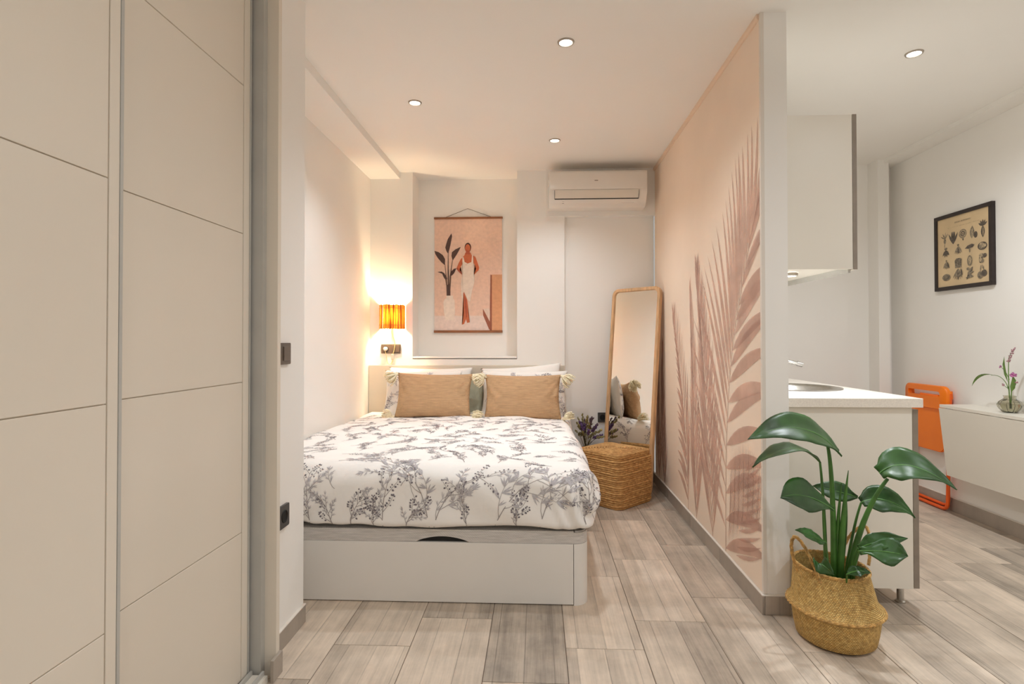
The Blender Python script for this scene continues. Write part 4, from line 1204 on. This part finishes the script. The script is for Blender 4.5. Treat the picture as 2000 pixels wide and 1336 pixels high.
bm = NB(); lathe(bm, [(0.024, 0.8775), (0.024, 0.884), (0.017, 0.89), (0.017, 0.96), (0.014, 0.97), (0.0005, 0.975)], 1.062, 2.95, 18); obj('body', bm, M['chrome'], tp, smooth=50)
bm = NB(); ring_tube(bm, bez((1.07, 2.95, 0.95), (1.10, 2.945, 1.035), (1.24, 2.92, 1.022), 8) + [(1.318, 2.905, 1.003)], 0.0095, 12); obj('spout', bm, M['chrome'], tp, smooth=60)
bm = NB(); ring_tube(bm, [(1.318, 2.905, 1.0035), (1.345, 2.900, 0.996)], [0.0125, 0.0125], 14); obj('aerator', bm, M['steel'], tp, smooth=40)
bm = NB(); ring_tube(bm, [(1.062, 2.95, 0.965), (1.058, 2.95, 0.99), (1.05, 2.98, 1.02)], 0.006, 8); obj('lever', bm, M['chrome'], tp, smooth=60)

uc = thing('wall_cabinet', 'white wall cabinet hung on the partition above the sink', 'cabinet', (1.19, 3.3, 1.42))
bm = NB(); box('end_panel', 1.033, 1.333, 2.42, 2.436, 1.422, 2.078, M['cabinet'], uc, bev=0.0008)
box('top_panel', 1.033, 1.333, 2.437, 3.62, 2.062, 2.078, M['cabinet'], uc)
box('bottom_panel', 1.033, 1.333, 2.437, 3.62, 1.432, 1.448, M['cabinet'], uc)
for a, b_ in ((2.42, 3.02), (3.022, 3.62)):
    d = box('door', 1.335, 1.352, a + 0.001, b_ - 0.001, 1.420, 2.080, M['cabinet'], uc, bev=0.001)
    box('edge_band', 1.3347, 1.3523, a + 0.0002, a + 0.0012, 1.420, 2.080, M['cabinet_edge'], d, label='grey edge band')
box('light_rail', 1.322, 1.332, 2.437, 3.62, 1.408, 1.432, M['alu'], uc, label='grey aluminium light rail')
ul = thing('under_cabinet_light', 'small round lit spot under the wall cabinet', 'light', (1.165, 2.63, 1.432))
bm = NB(); lathe(bm, [(0.034, 1.431), (0.034, 1.420), (0.026, 1.416)], 1.165, 2.63, 22, caps=False); obj('bezel', bm, M['bezel'], ul, smooth=40)
bm = NB(); lathe(bm, [(0.026, 1.4165), (0.0005, 1.4155)], 1.165, 2.63, 22, caps=False); obj('bulb', bm, M['bulb'], ul)
l = bpy.data.lights.new('under_cabinet_beam', 'SPOT'); l.energy = 14; l.color = WARM; l.spot_size = R(160); l.spot_blend = 1; l.shadow_soft_size = 0.025
o = bpy.data.objects.new('under_cabinet_beam', l); COL.objects.link(o); o.location = (1.165, 2.63, 1.41)

# ================================================================== FOLD-DOWN TABLE
tb = thing('folding_wall_table', 'white drop leaf table fixed to the right wall, leaf hanging down', 'table', (2.62, 3.2, 0.275))
TY0, TY1 = 2.70, 3.632
bm = NB(); bx(bm, 2.523, 2.7255, TY0, TY1, 0.700, 0.718, 0.001); obj('fixed_top', bm, M['cabinet'], tb)
bm = NB(); prism(bm, [(2.519, 0.6965), (2.537, 0.6965), (2.583, 0.276), (2.565, 0.274)], 1, TY0, TY1)
obj('hanging_leaf', bm, M['cabinet'], tb)
for y in (2.9, 3.42):
    bm = NB(); prism(bm, [(2.7255, 0.699), (2.7255, 0.50), (2.708, 0.50), (2.60, 0.675), (2.60, 0.699)], 1, y, y + 0.018); obj('bracket', bm, M['cabinet'], tb)
for y in (2.85, 3.2, 3.55):
    bm = NB(); ring_tube(bm, [(2.524, y - 0.03, 0.6985), (2.524, y + 0.03, 0.6985)], 0.0022, 8); obj('hinge', bm, M['steel'], tb)

# ---- vase with fresh stems
vx, vy, vz = 2.626, 3.232, 0.718
gv = thing('glass_vase', 'small squat faceted glass vase on the white wall table', 'vase', (vx, vy, vz))
bm = NB(); NF = 10
prof = [(0.030, vz + 0.0005), (0.034, vz + 0.004), (0.052, vz + 0.028), (0.056, vz + 0.044), (0.048, vz + 0.060), (0.030, vz + 0.074), (0.026, vz + 0.084), (0.030, vz + 0.094),
        (0.0265, vz + 0.094), (0.0225, vz + 0.084), (0.0265, vz + 0.074), (0.044, vz + 0.058), (0.051, vz + 0.044), (0.047, vz + 0.029), (0.030, vz + 0.008), (0.0005, vz + 0.007)]
lathe(bm, prof, vx, vy, NF * 2)
for i, v in enumerate(bm.verts):
    pass
for v in bm.verts:
    a = math.atan2(v.co.y - vy, v.co.x - vx); r_ = math.hypot(v.co.x - vx, v.co.y - vy); k = 1 + 0.05 * math.cos(a * NF) * (1 if 0.03 < r_ else 0)
    v.co.x = vx + (v.co.x - vx) * k; v.co.y = vy + (v.co.y - vy) * k
bmesh.ops.recalc_face_normals(bm, faces=bm.faces[:]); obj('body', bm, M['glass'], gv, smooth=25)
bm = NB(); lathe(bm, [(0.028, vz + 0.0085), (0.044, vz + 0.030), (0.0475, vz + 0.044), (0.045, vz + 0.050), (0.0005, vz + 0.050)], vx, vy, 24); obj('water', bm, M['glass'], gv, smooth=40)
fw = thing('flower_stems', 'pink flower sprigs with long green leaves in the glass vase', 'flowers', (vx, vy, vz + 0.01))


def YZ(y, z, x=vx): return Vector((x, y, z))


def add_stem(P, r0, r1, m=M['grass']):
    n = len(P); bm = NB(); ring_tube(bm, P, [r0 + (r1 - r0) * i / (n - 1) for i in range(n)], 6); return obj('stem', bm, m, fw, smooth=60)


def blade(P, wd_, parent, m, side=Vector((1, 0, 0.3))):
    bm = NB(); n = len(P); rows = []
    for i, p in enumerate(P):
        t_ = i / (n - 1); h = wd_ * math.sin(PI * min(0.999, max(0.001, t_)) ** 0.9); d = (P[min(i + 1, n - 1)] - P[max(i - 1, 0)]).normalized(); s = d.cross(side).normalized()
        rows.append([bm.verts.new(p - s * h), bm.verts.new(p + side.normalized() * -0.15 * h), bm.verts.new(p + s * h)])
    for i in range(n - 1):
        for k in range(2): bm.faces.new((rows[i][k], rows[i][k + 1], rows[i + 1][k + 1], rows[i + 1][k]))
    return obj('leaf', bm, m, parent, smooth=180)


def blossom(c, r_, parent, m, d=Vector((0, 0, 1)), ln=0.0, n=24, sd=0):
    rnd = random.Random(sd); bm = NB()
    for k in range(n):
        s = rnd.random(); o = Vector((rnd.gauss(0, 1), rnd.gauss(0, 1), rnd.gauss(0, 1))).normalized() * r_ * rnd.uniform(0.4, 1)
        bmesh.ops.create_icosphere(bm, subdivisions=1, radius=r_ * 0.42, matrix=Matrix.Translation(c + d * ln * s + o))
    obj('blossom', bm, m, parent, smooth=60)


s1 = add_stem(bez(YZ(3.230, vz + 0.03), YZ(3.245, 0.88), YZ(3.238, 1.02), 10) + [YZ(3.225, 1.045)], 0.0035, 0.0016)
blossom(YZ(3.240, 1.00), 0.008, s1, M['dusty'], Vector((0, -0.42, 0.9)).normalized(), 0.085, 46, 1)
blade([YZ(3.245, 0.885), YZ(3.262, 0.93), YZ(3.272, 0.985), YZ(3.268, 1.03)], 0.010, s1, M['grass'])
s2 = add_stem(bez(YZ(3.236, 0.90), YZ(3.26, 0.955), YZ(3.292, 0.968), 6), 0.002, 0.0012); blossom(YZ(3.297, 0.970), 0.007, s2, M['pink'], n=14, sd=2)
s3 = add_stem(bez(YZ(3.228, vz + 0.03), YZ(3.222, 0.85), YZ(3.212, 0.92), 8), 0.003, 0.002); blossom(YZ(3.210, 0.928), 0.013, s3, M['pink'], n=30, sd=3)
blade([YZ(3.226, 0.83), YZ(3.215, 0.86), YZ(3.205, 0.90), YZ(3.212, 0.925)], 0.017, s3, M['grass'])
s4 = add_stem(bez(YZ(3.235, 0.845), YZ(3.26, 0.86), YZ(3.272, 0.866), 5), 0.002, 0.001); blossom(YZ(3.275, 0.868), 0.008, s4, M['dusty'], n=14, sd=4)
s5 = add_stem(bez(YZ(3.226, 0.85), YZ(3.20, 0.86), YZ(3.190, 0.885), 5), 0.002, 0.001); blossom(YZ(3.188, 0.888), 0.007, s5, M['dusty'], n=14, sd=5)
s6 = add_stem(bez(YZ(3.236, 0.83), YZ(3.26, 0.93), YZ(3.36, 0.918), 8), 0.0022, 0.0014)
blade(bez(YZ(3.345, 0.920), YZ(3.46, 0.935), YZ(3.505, 0.842), 8), 0.008, s6, M['grass'], Vector((0.6, 0, 1)))

# ================================================================== FRAMED PRINT
fp = thing('framed_print', 'dark framed vintage print of vegetables on the right wall', 'picture', (XR, 3.69, 1.45))
FY0, FY1, FZ0, FZ1, FX = 3.442, 3.925, 1.451, 1.951, 2.702
fr_w = 0.024
box('frame_bar', FX, XR - 0.0005, FY0, FY1, FZ1 - fr_w, FZ1, M['frame_black'], fp, bev=0.001)
box('frame_bar', FX, XR - 0.0005, FY0, FY1, FZ0, FZ0 + fr_w, M['frame_black'], fp, bev=0.001)
box('frame_bar', FX, XR - 0.0005, FY0, FY0 + fr_w, FZ0 + fr_w, FZ1 - fr_w, M['frame_black'], fp, bev=0.001)
box('frame_bar', FX, XR - 0.0005, FY1 - fr_w, FY1, FZ0 + fr_w, FZ1 - fr_w, M['frame_black'], fp, bev=0.001)
sh = box('print_sheet', FX + 0.009, FX + 0.011, FY0 + fr_w, FY1 - fr_w, FZ0 + fr_w, FZ1 - fr_w, M['veg_paper'], fp, label='aged tan paper')


def veg():
    """sixteen engraved vegetables in four rows under two lines of lettering; u 0..1 left to right, v 0..1 upward"""
    it = []; rnd = random.Random(4)
    A = lambda p, m=0: it.append((p, m))
    def leaf_fan(x, y, a0, a1, n, L, wd_, m=0):
        for i in range(n):
            a = R(a0 + (a1 - a0) * i / max(1, n - 1)); A(lens((x, y), (x + math.cos(a) * L, y + math.sin(a) * L), wd_), m)
    def ribs(cx, cy, rx, ry, n=4):
        for i in range(n):
            k = -0.75 + 1.5 * i / (n - 1); A(stroke([(cx + rx * k, cy - ry * 0.8 * math.sqrt(1 - k * k)), (cx + rx * k * 1.12, cy), (cx + rx * k, cy + ry * 0.8 * math.sqrt(1 - k * k))], 0.006), 2)
    # row 1: sprouting bulb, corn, cabbage, squash with pear, radish
    leaf_fan(0.15, 0.70, 50, 150, 4, 0.10, 0.02); A(ell(0.15, 0.67, 0.025, 0.04)); A(lens((0.15, 0.64), (0.14, 0.57), 0.012), 2)
    A(ell(0.32, 0.70, 0.045, 0.085)); leaf_fan(0.32, 0.60, 60, 120, 4, 0.19, 0.035, 2); ribs(0.32, 0.70, 0.04, 0.08)
    A(ell(0.51, 0.72, 0.075, 0.065)); [A(ell(0.51, 0.72, 0.06 - 0.017 * i, 0.052 - 0.014 * i), i % 2 + 1) for i in range(4)]; A(lens((0.51, 0.66), (0.52, 0.62), 0.03), 2)
    A(lens((0.68, 0.62), (0.69, 0.80), 0.085)); A(ell(0.75, 0.665, 0.035, 0.045), 2); A(lens((0.685, 0.63), (0.69, 0.78), 0.025), 1)
    A(lens((0.88, 0.60), (0.88, 0.77), 0.07), 2); leaf_fan(0.88, 0.76, 30, 150, 5, 0.09, 0.03, 2); A(lens((0.885, 0.62), (0.885, 0.74), 0.02), 1)
    # row 2: bunch of courgettes, carrots, mushroom, lettuce
    leaf_fan(0.17, 0.535, 230, 310, 4, 0.105, 0.036, 2); leaf_fan(0.17, 0.53, 50, 130, 5, 0.05, 0.018)
    leaf_fan(0.42, 0.56, 235, 305, 6, 0.125, 0.024); leaf_fan(0.42, 0.555, 60, 120, 3, 0.04, 0.013); A(lens((0.42, 0.555), (0.42, 0.45), 0.026), 2)
    A([(0.55, 0.50), (0.60, 0.535), (0.68, 0.55), (0.73, 0.53), (0.70, 0.50), (0.62, 0.49)], 2); A([(0.625, 0.49), (0.655, 0.49), (0.65, 0.435), (0.63, 0.435)])
    A(ell(0.87, 0.49, 0.085, 0.055), 2); [A(ell(0.87 + 0.03 * math.cos(i * 2), 0.495 + 0.02 * math.sin(i * 2), 0.04, 0.026), i % 2) for i in range(4)]
    # row 3: root bunch, asparagus bundle, cucumber, cauliflower
    leaf_fan(0.18, 0.365, 235, 305, 5, 0.115, 0.03); leaf_fan(0.18, 0.36, 70, 110, 3, 0.035, 0.01); A(lens((0.20, 0.36), (0.24, 0.26), 0.03), 2)
    A([(0.36, 0.25), (0.48, 0.25), (0.49, 0.365), (0.46, 0.385), (0.38, 0.385), (0.35, 0.355)], 0); ribs(0.42, 0.32, 0.055, 0.085, 5)
    A(ell(0.64, 0.32, 0.048, 0.075)); A(ell(0.645, 0.325, 0.03, 0.054), 1)
    for i in range(9): A(ell(0.87 + rnd.uniform(-.05, .05), 0.325 + rnd.uniform(-.045, .045), 0.032, 0.028), rnd.choice((0, 2, 1)))
    # row 4: pumpkin, beans, peas, garlic
    A(ell(0.18, 0.135, 0.085, 0.05)); ribs(0.18, 0.135, 0.075, 0.048, 5)
    leaf_fan(0.42, 0.24, 232, 300, 6, 0.17, 0.024); A(lens((0.47, 0.24), (0.50, 0.13), 0.03), 2); A(lens((0.41, 0.22), (0.42, 0.07), 0.02), 2)
    A(lens((0.58, 0.06), (0.70, 0.23), 0.055), 2); leaf_fan(0.60, 0.15, -30, 40, 3, 0.13, 0.03); A(ell(0.61, 0.21, 0.03, 0.02)); A(lens((0.56, 0.09), (0.72, 0.10), 0.03))
    A(ell(0.83, 0.10, 0.05, 0.05)); A(ell(0.90, 0.12, 0.05, 0.045), 2); A(lens((0.83, 0.13), (0.85, 0.24), 0.02)); A(lens((0.90, 0.15), (0.87, 0.24), 0.02)); ribs(0.83, 0.10, 0.035, 0.045, 3)
    # two lines of small lettering, too fine to read
    for (x0, x1, y, h) in ((0.36, 0.66, 0.905, 0.022), (0.22, 0.82, 0.845, 0.012)):
        x = x0
        while x < x1:
            ww = rnd.uniform(0.012, 0.020)
            if rnd.random() > 0.15:
                A(stroke([(x, y - h / 2), (x + ww * 0.3, y + h / 2), (x + ww * 0.6, y - h / 2 * rnd.uniform(0.2, 1)), (x + ww * 0.75, y + h / 2)], 0.0045 if h > 0.02 else 0.003), 0 if h > .02 else 1)
            x += ww
    return it


uvw = lambda u, v, l: (FX + 0.009 - l, FY1 - fr_w - u * (FY1 - FY0 - 2 * fr_w), FZ0 + fr_w + v * (FZ1 - FZ0 - 2 * fr_w))
flat_print('vegetable_print', veg(), [M['veg_ink'], M['veg_ink_pale'], M['veg_ink_dark']], uvw, sh, step=0.00003, base=0.0002, label='grey engraved vegetables')

# ================================================================== ORANGE FOLDING CHAIR
ch = thing('folding_chair', 'orange folding chair folded flat against the right wall', 'chair', (2.675, 3.98, 0))
HY0, HY1 = 3.772, 4.185
# backrest: slab with a long hand slot
bm = NB(); cyc = (HY0 + HY1) / 2; bz0, bz1 = 0.660, 0.816
O = [(cyc + a, (bz0 + bz1) / 2 + b_) for a, b_ in rrect(HY1 - HY0, bz1 - bz0, 0.045, 6)]
I = [(cyc + 0.004 + a, 0.7615 + b_) for a, b_ in rrect(0.315, 0.034, 0.015, 6)]


def bend(y, x): return x - 0.022 * (1 - ((y - cyc) / 0.2) ** 2) * 0 + 0.018 * ((y - cyc) / 0.2) ** 2


rings = []
for pl, x in ((O, 2.674), (O, 2.654), ([(cyc + (a - cyc) * 0.975, 0.738 + (b_ - 0.738) * 0.95) for a, b_ in O], 2.648), (I, 2.648), (I, 2.674)):
    rings.append([bm.verts.new((bend(a, x), a, b_)) for a, b_ in pl])
nO = len(O)
for i in range(len(rings)):
    A, B = rings[i], rings[(i + 1) % len(rings)]
    for k in range(nO): bm.faces.new((A[k], A[(k + 1) % nO], B[(k + 1) % nO], B[k]))
bmesh.ops.recalc_face_normals(bm, faces=bm.faces[:]); obj('backrest', bm, M['orange'], ch, smooth=45)
box('hand_grip', 2.668, 2.680, cyc - 0.125, cyc + 0.055, 0.738, 0.757, M['orange'], ch, bev=0.005)
bm = NB(); prism(bm, [(cyc + a, 0.525 + b_) for a, b_ in rrect(0.345, 0.30, 0.045, 6)], 0, 2.672, 2.690)
bmesh.ops.bevel(bm, geom=[e for e in bm.edges if abs(e.verts[0].co.x - e.verts[1].co.x) < 1e-6], offset=0.005, segments=2, affect='EDGES'); obj('seat', bm, M['orange'], ch, smooth=45)
bm = NB(); ring_tube(bm, fillet([(2.695, HY0 + 0.008, 0.77), (2.672, HY0 + 0.008, 0.0125), (2.672, HY1 - 0.008, 0.0125), (2.695, HY1 - 0.008, 0.77)], 0.05), 0.0115, 10); obj('back_leg_frame', bm, M['orange_metal'], ch, smooth=60)
bm = NB(); ring_tube(bm, fillet([(2.700, HY0 + 0.042, 0.62), (2.698, HY0 + 0.036, 0.030), (2.698, HY1 - 0.036, 0.030), (2.700, HY1 - 0.042, 0.62)], 0.05), 0.0105, 10); obj('front_leg_frame', bm, M['orange_metal'], ch, smooth=60)
for y in (HY0 + 0.02, HY1 - 0.02):
    bm = NB(); ring_tube(bm, [(2.704, y, 0.735), (2.704, y, 0.785)], [0.016, 0.013], 10); obj('hinge_cap', bm, M['orange'], ch, smooth=50)

# ================================================================== BASKET AND PLANT
bcx, bcy = 1.120, 2.168
bk = thing('woven_basket', 'honey coloured seagrass belly basket at the end of the partition', 'basket', (bcx, bcy, 0))
pr = [(0.120, 0.003), (0.134, 0.012), (0.142, 0.050), (0.147, 0.088), (0.149, 0.110), (0.154, 0.1125), (0.161, 0.117), (0.1645, 0.124), (0.161, 0.131), (0.153, 0.1345), (0.148, 0.139), (0.143, 0.165), (0.137, 0.200), (0.131, 0.238), (0.129, 0.254),
      (0.125, 0.254), (0.127, 0.238), (0.133, 0.200), (0.139, 0.165), (0.150, 0.126), (0.141, 0.10), (0.126, 0.02)]


def slump(x, y, z):
    """the basket sags back a little above its fold"""
    a = math.atan2(y - bcy, x - bcx); k = 1 + 0.012 * math.sin(a * 3 + 1) + 0.005 * math.sin(a * 7)
    t = max(0, min(1, (z - 0.10) / 0.15))
    return Vector((bcx + (x - bcx) * k + 0.006 * t, bcy + (y - bcy) * k + 0.045 * t, z + 0.008 * math.cos(a - 2.4) * t))


bm = NB(); lathe(bm, pr, bcx, bcy, 72, uv=True)
for v in bm.verts: v.co = slump(*v.co)
obj('body', bm, M['weave'], bk, smooth=60)
bm = NB()
for q in range(3):
    ring_tube(bm, [slump(bcx + (0.1285 + 0.003 * math.cos(k * 1.1 + q * 2.09)) * math.cos(2 * PI * k / 96), bcy + (0.1285 + 0.003 * math.cos(k * 1.1 + q * 2.09)) * math.sin(2 * PI * k / 96),
                    0.256 + 0.003 * math.sin(k * 1.1 + q * 2.09)) for k in range(96)], 0.0034, 5, closed=True)
obj('rim_braid', bm, M['rope'], bk, smooth=60)
bm = NB()
for q in range(2):
    ring_tube(bm, [slump(bcx + (0.1635 + 0.0022 * math.cos(k * 1.25 + q * PI)) * math.cos(2 * PI * k / 120), bcy + (0.1635 + 0.0022 * math.cos(k * 1.25 + q * PI)) * math.sin(2 * PI * k / 120),
                    0.124 + 0.0026 * math.sin(k * 1.25 + q * PI)) for k in range(120)], 0.0034, 5, closed=True)
obj('fold_braid', bm, M['rope'], bk, smooth=60)


def rope(name, P, parent, r=0.0055):
    bm = NB()
    for q in (0, 2.09, 4.19):
        pts = []
        for i, p in enumerate(P):
            d = (P[min(i + 1, len(P) - 1)] - P[max(0, i - 1)]).normalized(); a = d.orthogonal().normalized(); b_ = d.cross(a); th = i * 0.8 + q
            # keep a steady frame
            ref = Vector((0.3, 1, 0.1)); a = (ref - d * ref.dot(d)).normalized(); b_ = d.cross(a)
            pts.append(p + (a * math.cos(th) + b_ * math.sin(th)) * r * 0.62)
        ring_tube(bm, pts, r * 0.62, 5)
    return obj(name, bm, M['rope'], parent, smooth=60)


rope('handle', bez((0.985, 2.175, 0.245), (0.945, 2.170, 0.350), (0.966, 2.160, 0.380), 12) + bez((0.966, 2.160, 0.380), (0.992, 2.150, 0.388), (1.034, 2.098, 0.232), 16)[1:], bk)
rope('handle', bez((1.215, 2.300, 0.252), (1.225, 2.300, 0.345), (1.285, 2.275, 0.388), 14) + bez((1.285, 2.275, 0.388), (1.312, 2.262, 0.392), (1.262, 2.200, 0.262), 16)[1:], bk)

plant = thing('potted_plant', 'green broad leaved plant on tall stalks standing in the woven basket', 'plant', (bcx, bcy, 0.02))
bm = NB(); lathe(bm, [(0.088, 0.02), (0.104, 0.140), (0.110, 0.146), (0.110, 0.154), (0.104, 0.154), (0.100, 0.135)], bcx + 0.004, bcy + 0.014, 28, caps=True); obj('inner_pot', bm, M['vase_dark'], plant, smooth=40)
bm = NB(); lathe(bm, [(0.101, 0.138), (0.07, 0.146), (0.0005, 0.150)], bcx + 0.004, bcy + 0.014, 28, caps=False)
for v in bm.verts: v.co.z += 0.004 * noise.noise(v.co * 40)
obj('soil', bm, M['soil'], plant, smooth=60)


def L3(x, z, y):
    """a measured point of the plant (taken at 2.2 m) set back or forward to depth y"""
    return Vector((x * y / 2.2, y, 1.12 + (z - 1.12) * y / 2.2))


def big_leaf(P, side, parent, fold=0.18, wave=0.008, seed=0, fat=0.45, base_w=0.12):
    """leaf blade: midrib polyline P, half-width vector side; folded a little along the midrib"""
    n = len(P) - 1; side = Vector(side); hw = side.length; rows = []; bm = NB(); K = 5
    for i, p in enumerate(P):
        t_ = i / n; d = (P[min(i + 1, n)] - P[max(i - 1, 0)]).normalized(); s = (side - d * side.dot(d)).normalized(); nn = d.cross(s).normalized()
        if nn.z < 0: nn = -nn
        wv = math.sin(PI * t_ ** (math.log(0.5) / math.log(fat))) if 0 < t_ < 1 else 0
        wv = max(wv, base_w * (1 - t_) if t_ < 0.2 else 0)
        row = []
        for k in range(-K, K + 1):
            q = k / K
            row.append(bm.verts.new(p + s * (hw * wv * q) + nn * (fold * hw * wv * abs(q) ** 1.3 - 0.35 * fold * hw * wv * q * q * q * q + wave * noise.noise(Vector((t_ * 5 + seed, q * 2, seed))) * (0.3 + abs(q)))))
        rows.append(row)
    for i in range(n):
        for k in range(2 * K): bm.faces.new((rows[i][k], rows[i][k + 1], rows[i + 1][k + 1], rows[i + 1][k]))
    bmesh.ops.remove_doubles(bm, verts=bm.verts[:], dist=0.0002)
    o = obj('leaf', bm, M['leaf'], parent, smooth=180)
    md = o.modifiers.new('thickness', 'SOLIDIFY'); md.thickness = 0.0014; md.offset = 0
    bm = NB(); ring_tube(bm, [p - Vector((0, 0, 0.0)) for p in P], [0.0032 - 0.0022 * i / n for i in range(n + 1)], 6)
    obj('midrib', bm, M['leaf_under'], o, smooth=60, label='pale green midrib')
    return o


def stalk(P, r0, r1):
    n = len(P) - 1; bm = NB(); ring_tube(bm, P, [r0 + (r1 - r0) * (i / n) ** 0.8 for i in range(n + 1)], 10); return obj('stalk', bm, M['petiole'], plant, smooth=60)




def leaf_on(base, ctrl, r0, r1, foot, mid, side, **k):
    st = stalk(bez(foot, ctrl, base, 14), r0, r1)
    return big_leaf(mid, side, st, **k)


F = lambda dx, dy=0.0: Vector((bcx + 0.022 + dx * 0.8, bcy + 0.012 + dy * 0.8, 0.142))
# A tall left leaf
b0 = L3(1.112, 0.716, 2.13)
leaf_on(b0, L3(1.135, 0.62, 2.12), 0.013, 0.0055, F(-0.025, 0.0), bez(L3(1.155, 0.686, 2.10), L3(1.03, 0.850, 2.08), L3(0.811, 0.738, 2.0), 18), (0.0, -0.058, -0.046), seed=1, fat=0.45, base_w=0.35)
# B leaf under it
b0 = L3(1.083, 0.652, 2.18)
leaf_on(b0, L3(1.10, 0.50, 2.16), 0.009, 0.004, F(-0.045, 0.03), bez(b0, L3(0.985, 0.765, 2.15), L3(0.828, 0.630, 2.08), 14), (0.0, -0.062, -0.006), seed=2)
# C left middle
b0 = L3(1.133, 0.470, 2.08)
leaf_on(L3(1.094, 0.480, 2.10), L3(1.095, 0.36, 2.11), 0.008, 0.004, F(-0.055, -0.02), bez(b0, L3(1.02, 0.552, 2.06), L3(0.934, 0.515, 2.02), 14), (0.004, -0.040, -0.052), seed=3, fat=0.55)
# D small one behind
b0 = L3(1.222, 0.520, 2.22)
leaf_on(L3(1.178, 0.520, 2.22), L3(1.19, 0.40, 2.18), 0.007, 0.0035, F(0.012, 0.04), bez(b0, L3(1.14, 0.545, 2.22), L3(1.055, 0.562, 2.25), 12), (0.0, -0.02, -0.034), seed=4)
# F big right leaf
b0 = L3(1.335, 0.592, 2.10)
leaf_on(b0, L3(1.215, 0.44, 2.11), 0.016, 0.006, F(0.02, -0.01), bez(L3(1.305, 0.612, 2.10), L3(1.40, 0.700, 2.06), L3(1.590, 0.552, 1.98), 16), (-0.012, -0.058, -0.046), seed=5, fat=0.36, base_w=0.45)
# G right middle leaf, behind the stalk of F
b0 = L3(1.236, 0.500, 2.17)
leaf_on(b0, L3(1.20, 0.40, 2.16), 0.007, 0.004, F(0.03, 0.03), bez(b0, L3(1.33, 0.545, 2.15), L3(1.435, 0.443, 2.10), 14), (-0.006, -0.042, -0.040), seed=6, fat=0.38, base_w=0.35)
# H two low right leaves
b0 = L3(1.225, 0.325, 2.08)
leaf_on(b0, L3(1.19, 0.27, 2.10), 0.008, 0.005, F(0.035, -0.02), bez(b0, L3(1.30, 0.362, 2.05), L3(1.408, 0.366, 2.02), 14), (0.0, -0.024, -0.024), seed=7, fat=0.42, base_w=0.4)
b0 = L3(1.228, 0.315, 2.06)
leaf_on(b0, L3(1.20, 0.26, 2.08), 0.007, 0.005, F(0.04, -0.035), bez(b0, L3(1.33, 0.322, 2.02), L3(1.408, 0.298, 1.98), 14), (0.0, -0.040, -0.034), seed=8, fat=0.6, base_w=0.3)
# I small left leaf
b0 = L3(1.103, 0.345, 2.07)
leaf_on(b0, L3(1.105, 0.28, 2.09), 0.006, 0.004, F(-0.05, -0.035), bez(b0, L3(1.05, 0.372, 2.05), L3(0.990, 0.394, 2.04), 12), (0.0, -0.026, -0.016), seed=9)
# J leaves low inside the basket
b0 = L3(1.055, 0.262, 2.12)
leaf_on(b0, L3(1.09, 0.22, 2.12), 0.005, 0.003, F(-0.05, -0.01), bez(b0, L3(1.09, 0.275, 2.08), L3(1.132, 0.222, 2.03), 10), (0.012, -0.030, 0.006), seed=10)
b0 = L3(1.18, 0.225, 2.06)
leaf_on(b0, L3(1.18, 0.20, 2.08), 0.005, 0.003, F(0.0, -0.04), bez(b0, L3(1.22, 0.25, 2.05), L3(1.27, 0.232, 2.04), 10), (0.0, -0.024, -0.008), seed=11)
# furled new leaves
for foot, top, r_ in ((F(-0.005, -0.01), L3(1.189, 0.622, 2.10), 0.012), (F(-0.012, 0.005), L3(1.163, 0.574, 2.12), 0.009)):
    P = bez(foot, (Vector(foot) + top) / 2 + Vector((-0.012, 0, 0.02)), top, 14)
    bm = NB(); ring_tube(bm, P, [r_ * (1 - (i / 14) ** 2.2) + 0.0012 for i in range(15)], 8); obj('furled_leaf', bm, M['petiole'], plant, smooth=60)
